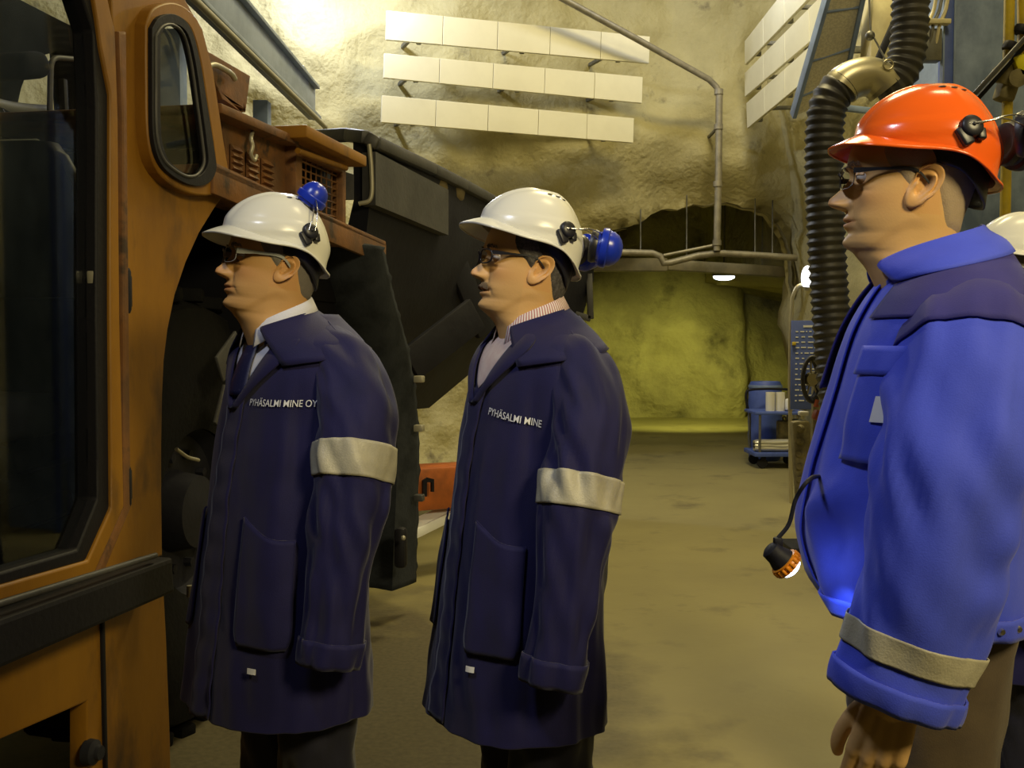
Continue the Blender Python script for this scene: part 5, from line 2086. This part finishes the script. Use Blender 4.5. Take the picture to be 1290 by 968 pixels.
# --- man on the left, in front of the machine
P1 = dict(X=-0.505, Y=2.44, yaw=0.72, hx=0.058, hz=1.600, hyaw=-0.25, hs=(1.08, 1.02, 1.03), hpitch=math.radians(9), seed=7.7, nose=0.95, jowl=0.006, ear=1.0,
          label='person in long navy coat and tie standing beside the orange machine', rows=shift_rows(COAT_ROWS, 0.005, 1.03),
          arm=shift_arm(ARM, 0.01, 1.05),
          arm_far=shift_arm(ARMF, 0.01, 1.03), shoulder=1.39, hip=0.88,
          skin=SK1, hair=HAIR1, brow=HAIR1, hair_t=0.004, cloth=NAVY, band=(0.485, 0.565), collar=(1.505, 1.452, 1.415, 1.365), col_open=0.62,
          cup=((-0.050, 0.035, 0.150), (-0.03, -0.10, 0.125)), cup_axis=((-0.45, 0.25, 0.75), (-0.3, -0.8, 0.5)), cup_r=0.036, stubble=0.15, mouth_dark=0.5,
          hel=Matrix.Translation((-0.022, 0, 0.006)) @ Matrix.Rotation(math.radians(7), 4, 'Y'), frame=MS['grey_frame'], rim_r=0.0009, lens=(0.0255, 0.0165), temple=0.0034, hair_low=-0.08, hand_k=0.92, wrist_off=-0.20, squint=0.06,
          creases=((0.95, 1.19, 0.10, 0.10, -0.010, -0.6), (1.25, 1.17, 0.12, 0.14, 0.008, -0.6)))
root1, tr1, sl1, coat1, H1, nb1, nck1 = make_person(P1)
boots_trousers(P1, root1, DARKTR)
v_front(tr1, coat1, root1, 1.30, 1.462, MS['white_shirt'], 'shirt')
neck_cloth(P1, nck1, 'shirt_collar', MS['white_shirt'], root1, 1.530, 1.458, (0.073, 0.070), 0.38, 0.05, 0.02)
rows = [(1.462 - 0.165 * i / 14, 0.09 + 0.10 * (i / 14), -0.09 - 0.10 * (i / 14)) for i in range(15)]
tr1.patch(rows, 6, lambda t, z: 0.008 + 0.004 * math.sin(t * PI)).build('necktie', TIE, root1, 60, None, 0.003, 1)
coat_details(tr1, coat1, 1, 'PYHÄSALMI MINE OY', 1.277, 0.25, 0.0215, (0.72, 0.62), 0.86, 0.0)

# --- man on the right, nearest the camera
J_ROWS = [(1.575, -.045, .066, .066, .070), (1.552, -.04, .082, .082, .104), (1.525, -.03, .104, .100, .160), (1.485, -.02, .124, .119, .206), (1.43, -.01, .142, .132, .226),
          (1.33, 0, .162, .147, .230), (1.2, .010, .186, .152, .236), (1.10, .014, .198, .154, .240), (1.02, .008, .186, .152, .236), (0.965, 0, .160, .145, .228)]
ARM3 = [(-.03, .10, 1.445, .085, .070), (-.015, .190, 1.418, .104, .084), (.010, .245, 1.31, .110, .084), (.042, .27, 1.16, .106, .080), (.068, .27, 1.02, .100, .075), (.105, .265, .885, .086, .066)]
P3 = dict(X=0.715, Y=1.76, yaw=-0.16, hx=0.040, hz=1.690, hyaw=-0.02, hpitch=math.radians(4), seed=4.1, nose=1.05, jowl=0.008, ear=1.12,
          label='person in bright blue work jacket and orange helmet closest to the camera', rows=J_ROWS, arm=ARM3, arm_far=[(x - .05 - .10 * sstep(1.4, .9, z), y, z, a, b) for x, y, z, a, b in ARM3], shoulder=1.47, hip=0.94,
          skin=SK3, hair=HAIR3, brow=HAIR3, hair_t=0.0045, cloth=ROYAL, band=(0.845, 0.905), collar=(1.615, 1.555, 1.575, 1.515), col_open=0.50, col_r=(0.084, 0.082),
          shell=MS['orange_shell'], cup=((-0.150, 0.050, 0.060), (-0.150, -0.060, 0.060)), cup_axis=((-0.9, 0.4, 0.0), (-0.9, -0.4, 0)), cup_r=0.047, cup_mat=MS['dark_cup'],
          frame=MS['black_frame'], rim_r=0.0007, lens=(0.0265, 0.0175), temple=0.0022, hair_low=-0.09, wrist_off=-0.005, hand_k=1.1, thumb_out=1.0, curl=0.42, garment='jacket',
          hel=Matrix.Translation((-0.046, 0, 0.012)) @ Matrix.Rotation(math.radians(4.5), 4, 'Y') @ Matrix.Scale(0.96, 4), fold=0.017, sleeve_fold=0.016, stubble=0.12, hand_voxel=0.0026, hand_turn=0.3,
          creases=((0.55, 1.16, 0.25, 0.035, 0.022, 0.10), (0.6, 1.09, 0.25, 0.03, -0.016, 0.10), (0.5, 1.25, 0.25, 0.04, -0.012, -0.15)))
root3, tr3, sl3, coat3, H3, nb3, nck3 = make_person(P3)
boots_trousers(P3, root3, GREYTR)
for s_ in (1, -1):
    sl3[s_].mesh(56, 0.02, 0.235, 0.0030, (False, False), 18).build('shoulder_yoke', YOKE, coat3, 75, None, 0.002, 1)
    rows = []
    for i in range(25):
        t = i / 24
        z = 1.572 - 0.115 * t
        rows.append((z, s_ * (0.62 - 0.25 * t), s_ * (PI - 0.001)))
    tr3.patch(rows, 50, 0.0035).build('yoke', YOKE, coat3, 60, None, 0.002, 1)
    rows = [(1.40 - 0.17 * i / 16, s_ * 0.55, s_ * 1.02) for i in range(17)]
    pk = tr3.patch(rows, 12, lambda t, z: 0.006 + 0.004 * math.sin(t * PI)).build('chest_pocket', ROYAL, coat3, 60, None, 0.003, 1)
    tr3.patch([(1.412 - 0.045 * i / 5, s_ * 0.53, s_ * 1.04) for i in range(6)], 12, 0.012).build('pocket_flap', ROYAL, pk, 60, None, 0.004, 1)
tr3.patch([(1.55 - 0.58 * i / 40, 0.13, -0.13) for i in range(41)], 6, 0.006).build('placket', ROYAL, coat3, 60, None, 0.003, 1)
tr3.patch([(1.335 - 0.040 * i / 3, 0.82, 0.93) for i in range(4)], 4, 0.016).build('pocket_label', MS['letter'], coat3, 0, None, 0.002, 0)
tr3.patch([(1.535 - 0.20 * i / 20, -0.22 + 0.0 * i, -0.75 - 0.3 * (i / 20)) for i in range(21)], 8, lambda t, z: 0.006 + 0.010 * (1 - t)).build('lapel', YOKE, coat3, 60, None, 0.004, 1)
tr3.patch([(1.0 - 0.034 * i / 4, -PI + 0.01, PI - 0.01) for i in range(5)], 120, 0.005).build('waistband', ROYAL, coat3, 60, None, 0.003, 1)
for th in (1.95, 2.15):
    q = tr3(th, 0.985, 0.009)
    n_ = V((math.cos(th), math.sin(th), 0))
    MB().lathe([(0.0, 0.003), (0.004, 0.003), (0.0062, 0.0), (0.0062, -0.004)], q, n_, 16, False).build('snap_button', MS['wire'], coat3, 40)
# --- fourth man, mostly hidden at the right edge
P4 = dict(P3)
P4.update(X=1.345, Y=2.75, yaw=0.05, hz=1.60, hx=0.02, hyaw=0.0, seed=9.2, shoulder=1.40, hip=0.90, rows=shift_rows(COAT_ROWS, 0.0, 1.0), arm=ARM, arm_far=ARMF,
          label='person almost hidden behind the bright blue jacket, only white helmet showing at right edge', cloth=NAVY, shell=MS['white_shell'], collar=(1.522, 1.475, 1.425, 1.375),
          col_r=(0.078, 0.076), garment='coat', band=(0.53, 0.605), cup_mat=MS['blue_cup'], frame=MS['grey_frame'], curl=0.35, wrist_off=-0.20, hand_k=0.92, thumb_out=0.5, hand_voxel=0.004, skin=SK1, hair=HAIR1, brow=HAIR1, creases=())
root4, tr4, sl4, coat4, H4, nb4, nck4 = make_person(P4)
boots_trousers(P4, root4, DARKTR)
# ------------------------------------------------------------------ right side: exhaust hose, post with board, trolley, stands
HOSE = M('corrugated_hose', (0.035, 0.035, 0.042), 0.5, col2=(0.06, 0.055, 0.045), vscale=12)
ALU = M('dull_aluminium', (0.50, 0.46, 0.33), 0.35, 0.7)
CREAM = M('cream_sheet', (0.66, 0.60, 0.38), 0.6, col2=(0.52, 0.46, 0.28), vscale=4)
DBLUE = M('deep_blue_paint', (0.08, 0.13, 0.45), 0.5, col2=(0.06, 0.10, 0.36), vscale=6)
BOARD = M('board_blue', (0.09, 0.13, 0.42), 0.5, col2=(0.07, 0.11, 0.36), vscale=6)
YELP = M('yellow_paint', (0.62, 0.46, 0.03), 0.45, col2=(0.45, 0.33, 0.04), vscale=8)
OLIVE = M('olive_dusty_metal', (0.26, 0.22, 0.10), 0.7, col2=(0.13, 0.11, 0.055), vscale=14)
REDB = M('red_brown_box', (0.30, 0.07, 0.03), 0.5)
WHITEPL = M('white_plastic', (0.72, 0.70, 0.62), 0.5)
GREENP = M('green_plastic', (0.05, 0.10, 0.05), 0.5)
FOIL = M('wrapped_sheet', (0.62, 0.60, 0.50), 0.22, 0.4, bump=0.4, bscale=8)

HY = 6.4
hs = empty('exhaust_hose', at(1080, 200, HY), 0, 'black corrugated exhaust hose with metal elbow hanging beside the orange helmet', 'hose')
o = V(hs.location)
def ribbed(pts, r, pitch=0.052, depth=0.16, per=7, n=24):
    P = [V(q) for q in catmull(pts, 400)]
    L = [0.0]
    for a, b in zip(P, P[1:]):
        L.append(L[-1] + (b - a).length)
    m = int(L[-1] / pitch * per)
    out, rr = [], []
    j = 0
    for k in range(m + 1):
        s = L[-1] * k / m
        while j < len(L) - 2 and L[j + 1] < s:
            j += 1
        t = (s - L[j]) / max(L[j + 1] - L[j], 1e-9)
        out.append(P[j].lerp(P[j + 1], t))
        ph = (k % per) / per
        rr.append(r * (1 + depth * (0.5 * math.cos(2 * PI * ph) ** 3)))
    return MB().tube(out, rr, n)
ribbed([at(1062, 108, HY) - o, at(1048, 122, HY) - o, at(1040, 150, HY) - o, at(1038, 210, HY) - o, at(1041, 300, HY) - o, at(1047, 400, HY) - o, at(1053, 480, HY - .05) - o, at(1060, 540, HY - .1) - o], 0.112).build('hose_length', HOSE, hs, 179)
ribbed([at(1112, 112, HY) - o, at(1124, 106, HY) - o, at(1138, 84, HY) - o, at(1145, 50, HY) - o, at(1147, 0, HY) - o, at(1147, -120, HY) - o], 0.108).build('hose_length', HOSE, hs, 179)
mb = MB()
el = [at(1058, 113, HY) - o, at(1064, 106, HY) - o, at(1078, 99, HY) - o, at(1096, 97, HY) - o, at(1110, 104, HY) - o, at(1117, 112, HY) - o]
mb.tube([V(q) for q in catmull(el, 30)], 0.118, 28)
mb.build('metal_elbow', ALU, hs, 60)
mb = MB()
mb.tube([V((math.cos(a) * 0.03, -0.12, math.sin(a) * 0.03)) + at(1110, 88, HY) - o for a in [2 * PI * k / 16 for k in range(16)]], 0.005, 8, closed=True)
mb.build('lifting_ring', ALU, hs, 60)
mb = MB()
mb.tube([at(1110, 84, HY) - o + V((0, -0.1, 0)), at(1097, 40, HY) - o, at(1092, -60, HY) - o], 0.006, 8)
mb.ball(at(1096, 45, HY) - o, 0.03, 14)
mb.build('suspension_wire', GREYM, hs, 60)

# cream duct and bracket behind the hose
t = empty('air_duct', at(1105, 40, 8.4), 0, 'cream sheet metal duct rising behind the metal hose elbow', 'duct')
o = V(t.location)
mb = MB()
mb.bar(at(1106, 92, 8.4) - o, at(1112, -60, 8.4) - o, 0.26, 0.22, 0.02)
mb.build('duct_body', CREAM, t, 30)
mb = MB()
mb.bar(at(1102, 85, 8.15) - o, at(1135, 10, 8.15) - o, 0.05, 0.05)
mb.build('stay_bar', STEEL, t, 30)
mb = MB()
mb.bar(at(1112, 60, 8.5) - o, at(1112, 60, 8.5) - o + V((0.85, 0.1, 0)), 0.05, 0.05)
mb.build('wall_bracket', GREYM, t, 30)

# blue steel cabin at the right
t = empty('steel_cabin', at(1225, 484, 6.6), 0, 'tall blue grey steel cabin standing behind the orange helmet', 'cabin')
t.location.z = 0
o = V(t.location)
xl, xr = at(1197, 60, 6.6).x - o.x, at(1300, 60, 6.6).x - o.x
mb = MB()
mb.box(((xl + xr) / 2, 0.35, 2.1), (xr - xl, 0.70, 4.2), None, 0.01)
mb.build('cabin_wall', M('cabin_grey_blue', (0.25, 0.33, 0.52), 0.5, col2=(0.11, 0.16, 0.29), vscale=1.6, stretch=(1.4, 1, 1.0), lo=0.4, hi=0.6, bump=0.1, bscale=6), t, 30)
mb = MB()
mb.box((xl - 0.035, -0.02, 2.1), (0.065, 0.08, 4.2), None, 0.005)
mb.build('corner_column', DBLUE, t, 30)
for dx in (-0.068, 0.0):
    MB().box((xl + dx, -0.045, 2.1), (0.012, 0.05, 4.2), None, 0.003).build('column_edge', BLUEM, t, 30)
mb = MB()
mb.box(at(1180, 28, 6.5) - o, (0.16, 0.06, 0.03), None, 0.005)
mb.build('bracket', CREAM, t, 30)
for k, (px, c) in enumerate(((1172, CREAM), (1179, GREYM), (1187, CREAM))):
    MB().tube([V(q) for q in catmull([at(px - 8, 55, 6.52) - o, at(px - 3, 30, 6.5) - o, at(px + 6, 5, 6.52) - o, at(px + 12, -60, 6.52) - o], 14)], 0.011, 8).build('cable', c, t, 60)
mb = MB()
mb.box(at(1173, 58, 6.55) - o, (0.11, 0.08, 0.20), None, 0.01)
mb.build('switch_box', GREYM, t, 30)

# yellow valve stand
t = empty('valve_stand', at(1272, 484, 5.2), 0, 'yellow pipe stand with valves at the upper right corner', 'pipe stand')
t.location.z = 0
o = V(t.location)
top = at(1271, -30, 5.2) - o
v0 = at(1270, 85, 5.2) - o
MB().tube([V((v0.x, 0, 0)), V((v0.x, 0, v0.z)), V((v0.x, 0, top.z))], 0.026, 14).build('stand_pipe', YELP, t, 60)
MB().tube([at(1290, 75, 5.2) - o, at(1289, -30, 5.2) - o], 0.030, 14).build('stand_pipe', YELP, t, 60)
mb = MB()
mb.box(at(1268, 112, 5.2) - o, (0.09, 0.09, 0.13), Matrix.Rotation(0.3, 3, 'Y'), 0.02)
mb.lathe([(0.05, -0.05), (0.055, 0.0), (0.03, 0.05)], at(1264, 92, 5.18) - o, (0.3, -0.3, 1), 16)
mb.lathe([(0.035, -0.04), (0.045, 0.03)], at(1279, 100, 5.15) - o, (0, -1, 0), 14)
mb.build('valve_body', OLIVE, t, 40)
mb = MB()
mb.box(at(1285, 84, 5.15) - o, (0.06, 0.06, 0.11), Matrix.Rotation(-0.4, 3, 'Y'), 0.012)
mb.build('valve_handle', M('signal_yellow', (0.75, 0.66, 0.02), 0.4), t, 30)
for px, py in ((1273, 59), (1287, 38)):
    MB().lathe([(0.036, -0.018), (0.04, 0.0), (0.036, 0.018)], at(px, py, 5.18) - o, (0.4, 0, 1), 16).build('clamp', BLACKR, t, 50)
MB().bar(at(1228, 118, 5.1) - o, at(1300, 38, 5.1) - o, 0.022, 0.022).build('brace', STEELG, t, 30)
MB().bar(at(1232, 124, 5.14) - o, at(1300, 48, 5.14) - o, 0.022, 0.022).build('brace', STEEL, t, 30)
MB().box((v0.x, 0, 0.01), (0.3, 0.3, 0.02), None, 0.004).build('base_plate', STEEL, t, 30)

# post with the blue board and the round lamp
t = empty('board_post', at(998, 484, 9.0), 0, 'blue board of pale lines on a thin post beside the trolley', 'sign board')
t.location.z = 0
o = V(t.location)
pts = [V((0, 0, 0)), at(995, 480, 9.0) - o, at(996, 420, 9.0) - o, at(998, 375, 9.0) - o, at(1004, 362, 9.0) - o, at(1012, 358, 9.0) - o]
MB().tube(pts[:4] + [V(q) for q in catmull(pts[3:], 8)][1:], 0.018, 12).build('post', ALU, t, 60)
a, b = at(997, 404, 8.95) - o, at(1056, 404, 8.95) - o
z0 = (at(997, 516, 8.95) - o).z
MB().box(((a.x + b.x) / 2, a.y, (a.z + z0) / 2), (b.x - a.x, 0.02, a.z - z0), None, 0.003).build('board', BOARD, t, 30)
rnd = random.Random(3)
mb = MB()
for r_ in range(15):
    zz = a.z - 0.05 - r_ * (a.z - z0 - 0.08) / 15
    x = a.x + 0.035
    if r_ == 0:
        mb.box((a.x + 0.18, a.y - 0.0115, zz), (0.16, 0.003, 0.018))
        continue
    while x < b.x - 0.03:
        L_ = rnd.uniform(0.012, 0.05)
        mb.box((x + L_ / 2, a.y - 0.0115, zz + rnd.uniform(-.002, .002)), (L_, 0.003, 0.010))
        x += L_ + rnd.uniform(0.012, 0.03)
props(mb.build('printed_lines', MS['letter'], t, 0), kind='stuff')
mb = MB()
mb.box((a.x + 0.02, a.y - 0.005, a.z - 0.20), (0.03, 0.05, 0.03), None, 0.005)
mb.build('clip', YELP, t, 30)
GLOWW = M('work_lamp_glow', (0.9, 0.92, 0.9), 0.5, emit=(0.9, 0.93, 1.0), estr=2.2)
t2 = empty('work_lamp', at(1017, 350, 8.95), 0, 'small glowing white lamp on top of the board post', 'lamp')
MB().ball((0, 0, 0), 0.07, 20, (0.75, 0.8, 1.5)).build('globe', GLOWW, t2, 179)
MB().lathe([(0.03, -0.11), (0.035, -0.075)], (0, 0, 0), (0, 0, 1), 16).build('socket', ALU, t2, 50)

# hose reel and dusty manifold in front of the board
t = empty('hose_reel_stand', at(1022, 484, 7.0), 0, 'black hose reel above a dusty olive pipe manifold in front of the board', 'hose reel')
t.location.z = 0
o = V(t.location)
mb = MB()
cc = at(1022, 478, 6.95) - o
for k in range(4):
    mb.tube([cc + V((math.cos(a) * (0.085 - 0.006 * k) * 0.75, 0.02 * k - 0.03, math.sin(a) * (0.15 - 0.006 * k))) for a in [2 * PI * j / 36 for j in range(36)]], 0.014, 8, closed=True)
mb.build('coiled_hose', HOSE, t, 60)
mb = MB()
mb.lathe([(0.0, -0.04), (0.04, -0.04), (0.05, 0.0), (0.04, 0.04)], cc, (0, 1, 0), 18)
for k in range(5):
    a = 2 * PI * k / 5 + 0.4
    mb.bar(cc, cc + V((math.cos(a) * 0.06, 0, math.sin(a) * 0.13)), 0.012, 0.012)
mb.build('reel_hub', ALU, t, 40)
MB().bar(V((0.05, 0.06, 0)), V((0.05, 0.06, cc.z + 0.05)), 0.05, 0.05).build('post', OLIVE, t, 30)
mb = MB()
q0 = at(1007, 530, 6.9) - o
q1 = at(1012, 640, 6.9) - o
mb.bar(q0, V((q1.x + 0.03, q1.y, 0.12)), 0.09, 0.12, 0.02)
mb.build('manifold', OLIVE, t, 40)
for k in range(6):
    z_ = q0.z - 0.05 - 0.085 * k
    MB().lathe([(0.028, -0.05), (0.028, 0.0), (0.018, 0.01), (0.018, 0.03)], V((q0.x + 0.002 * k - 0.01, q0.y - 0.05, z_)), (-0.6, -1, 0.1), 12).build('valve_stub', OLIVE, t, 40)
mb = MB()
mb.box(at(1032, 524, 6.9) - o, (0.085, 0.08, 0.075), Matrix.Rotation(0.3, 3, 'Y'), 0.02)
mb.lathe([(0.02, 0), (0.014, 0.05)], at(1028, 513, 6.88) - o, (0.2, 0, 1), 12)
mb.build('pump_head', REDB, t, 40)
MB().box(at(1012, 521, 6.9) - o, (0.065, 0.06, 0.03), None, 0.01).build('white_cap', WHITEPL, t, 40)
MB().tube([V(q) for q in catmull([at(1034, 545, 6.9) - o, at(1024, 600, 6.9) - o, at(1022, 660, 6.9) - o, V((0.06, -0.05, 0.05))], 20)], 0.016, 8).build('feed_hose', HOSE, t, 60)
MB().box((0.03, 0.0, 0.02), (0.40, 0.35, 0.04), None, 0.01).build('base_plate', STEEL, t, 30)

# trolley with its load
TY = 11.4
t = empty('trolley', at(982, 484, TY), 0, 'blue two shelf trolley on black casters beside the board post', 'trolley')
t.location.z = 0
o = V(t.location)
xl, xr = at(951, 570, TY).x - o.x, at(1019, 570, TY).x - o.x
cw, dw = xr - xl, 0.55
MB().box(((xl + xr) / 2, dw / 2, 0.16), (cw, dw, 0.05), None, 0.01).build('deck', DBLUE, t, 30)
MB().box(((xl + xr) / 2, dw / 2, 0.62), (cw, dw, 0.035), None, 0.01).build('shelf', DBLUE, t, 30)
for sx in (xl + 0.06, xr - 0.10):
    for sy in (0.03, dw - 0.03):
        MB().tube([(sx, sy, 0.14), (sx, sy, 0.60)], 0.014, 10).build('upright', GREYM, t, 60)
for sx in (xl + 0.10, xr - 0.10):
    for sy in (0.06, dw - 0.06):
        c = MB()
        c.lathe([(0.0, -0.02), (0.05, -0.02), (0.058, -0.012), (0.058, 0.012), (0.05, 0.02), (0.0, 0.02)], (sx, sy, 0.058), (0, 1, 0), 20, False)
        c.box((sx + 0.01, sy, 0.11), (0.05, 0.055, 0.05), None, 0.008)
        c.build('caster', BLACKR, t, 40)
MB().tube([V(q) for q in catmull([(xl + 0.05, dw, 0.60), (xl + 0.02, dw, 0.80), (xl + 0.10, dw + 0.0, 0.86), (xr - 0.1, dw, 0.86), (xr, dw, 0.80), (xr - 0.02, dw, 0.60)], 40)], 0.014, 8).build('push_handle', BLACKR, t, 60)

def on_shelf(px, z, dy=0.16):
    return V((at(px + 7, 500, TY + dy).x, TY + dy, z))
def roll(px, label, r=0.052, h=0.21):
    c = on_shelf(px, 0.6375)
    e = empty('paper_roll', c, 0, label, 'paper roll', 'paper rolls on the trolley shelf')
    MB().lathe([(0.018, 0.0), (r, 0.0), (r, h), (0.018, h), (0.018, 0.0)], (0, 0, 0), (0, 0, 1), 28, False).build('paper', WHITEPL, e, 50)
    MB().lathe([(0.014, 0.001), (0.0185, 0.001), (0.0185, h + 0.002), (0.014, h + 0.002), (0.014, 0.001)], (0, 0, 0), (0, 0, 1), 20, False).build('core', CREAM, e, 50)
roll(963.5, 'left white paper roll standing on the trolley shelf')
roll(976, 'white paper roll on the trolley shelf between another roll and the canister')
c = on_shelf(988, 0.6375, 0.10)
e = empty('canister', c, 0, 'bright white plastic canister on the trolley shelf beside the paper rolls', 'canister')
MB().box((0, 0, 0.075), (0.095, 0.08, 0.13), None, 0.02, 3).lathe([(0.04, 0.13), (0.02, 0.15)], (0, 0, 0), (0, 0, 1), 16).build('canister_body', M('bright_plastic', (0.85, 0.86, 0.88), 0.4), e, 40)
MB().lathe([(0.018, 0.148), (0.018, 0.165)], (0, 0, 0), (0, 0, 1), 16).build('screw_cap', WHITEPL, e, 40)
# barrel behind the trolley
c = V((at(964, 500, TY + 0.9).x, TY + 0.9, 0))
e = empty('barrel', c, 0, 'blue plastic barrel standing on the floor behind the trolley', 'barrel')
MB().lathe([(0.0, 0.0), (0.16, 0.0), (0.185, 0.03), (0.195, 0.25), (0.2, 0.30), (0.195, 0.35), (0.2, 0.55), (0.205, 0.60), (0.2, 0.65), (0.19, 0.90), (0.17, 0.94), (0.165, 0.925), (0.0, 0.925)], (0, 0, 0), (0, 0, 1), 36, False).build('barrel_body', DBLUE, e, 40)
MB().lathe([(0.2, 0.868), (0.202, 0.885), (0.195, 0.90)], (0, 0, 0), (0, 0, 1), 36, False).build('lid_ring', BLUEM, e, 40)
# load on the lower deck
c = V((at(988, 545, TY + 0.30).x, TY + 0.30, 0.185))
e = empty('jerrycan', c, 0, 'dull green jerrycan on the lower deck of the trolley', 'jerrycan')
MB().box((0, 0, 0.17), (0.15, 0.18, 0.33), None, 0.025, 3).build('can_body', OLIVE, e, 40)
MB().tube([V(q) for q in catmull([(0, -0.06, 0.33), (0, -0.05, 0.37), (0, 0.05, 0.37), (0, 0.06, 0.33)], 16)], 0.01, 8).build('handle', OLIVE, e, 60)
c = V((at(1005, 545, TY + 0.30).x, TY + 0.30, 0.185))
e = empty('storage_box', c, 0, 'dark green box on the lower deck of the trolley at its right end', 'box')
MB().box((0, 0, 0.16), (0.12, 0.25, 0.32), None, 0.012).build('box_body', GREENP, e, 40)
MB().box((0, 0, 0.333), (0.13, 0.26, 0.02), None, 0.006).build('box_lid', GREENP, e, 40)
c = V((at(979, 560, TY + 0.10).x, TY + 0.095, 0.185))
mb = MB()
for k in range(3):
    rings = []
    for i in range(17):
        x = -0.26 + 0.52 * i / 16
        ring = []
        for j in range(20):
            a = 2 * PI * j / 20
            r_ = (1 + 0.10 * noise3(x * 8 + k * 5, math.cos(a) * 2, math.sin(a) * 2)) * (1 if 0 < i < 16 else 0.8)
            ring.append(V((x, math.cos(a) * 0.062 * r_, 0.040 + 0.030 * k + math.sin(a) * 0.036 * r_ + 0.02 * (x + .26) * (1 if k == 2 else 0))))
        rings.append(ring)
    mb.loft(rings)
props(mb.build('wrapped_bundle', FOIL, None, 60), 'shiny wrapped bundle lying along the front of the trolley deck', 'bundle')
bpy.data.objects['wrapped_bundle'].location = c + V((0, 0.0, 0.0))

# cap lamp hanging in front of the blue jacket
LY = 1.62
t = empty('cap_lamp', at(985, 708, LY), 0, 'black cap lamp with orange ring hanging on a cord before the blue jacket', 'lamp')
o = V(t.location)
A, B = at(968, 690, LY) - o, at(1003, 722, LY) - o
ax = (B - A).normalized()
L_ = (B - A).length
mb = MB()
mb.lathe([(0.0, 0.0), (0.010, 0.0), (0.016, 0.004), (0.017, 0.018), (0.020, 0.026), (0.0215, 0.034)], A, ax, 28, False)
mb.build('lamp_housing', BLACKR, t, 40)
mb = MB()
rings = []
for i in range(5):
    rings.append((0.0235 if i % 2 else 0.0245, 0.032 + 0.0035 * i))
mb.lathe([(0.020, 0.031)] + rings + [(0.019, 0.047)], A, ax, 36, False)
for k in range(18):
    a = 2 * PI * k / 18
    u = ax.cross(V((0, 1, 0))).normalized()
    v = ax.cross(u)
    mb.box(A + ax * 0.039 + (u * math.cos(a) + v * math.sin(a)) * 0.0245, (0.004, 0.004, 0.010), (ax).to_track_quat('Z', 'Y').to_matrix(), 0.001)
mb.build('bezel_ring', M('lamp_orange', (0.75, 0.26, 0.01), 0.35), t, 30)
mb = MB()
mb.ball(A + ax * 0.046, 0.0195, 20, (1, 1, 0.6), ax.to_track_quat('Z', 'Y').to_matrix())
mb.build('glowing_lens', M('led_glow', (0.8, 0.85, 1), 0.3, emit=(0.55, 0.68, 1.0), estr=14), t, 179)
mb = MB()
mb.box(A + ax * 0.020 + V((0, 0, 0.022)), (0.014, 0.012, 0.016), None, 0.003)
mb.build('cord_clip', BLACKR, t, 30)
MB().tube([V(q) for q in catmull([A + ax * 0.020 + V((0, 0, 0.028)), at(994, 660, LY) - o, at(1003, 628, LY) - o, at(1020, 604, LY) - o, at(1036, 600, LY + 0.12) - o], 30)], 0.0035, 8).build('cord', BLACKR, t, 60)
l = lamp('SPOT', 'cap_lamp_beam', A + ax * 0.058, 1.6, (0.35, 0.55, 1.0), 0.012, spot=math.radians(70), blend=0.6)
l.parent = t
l.rotation_euler = (ax + V((0.1, 0.1, -0.3))).to_track_quat('-Z', 'Y').to_euler()
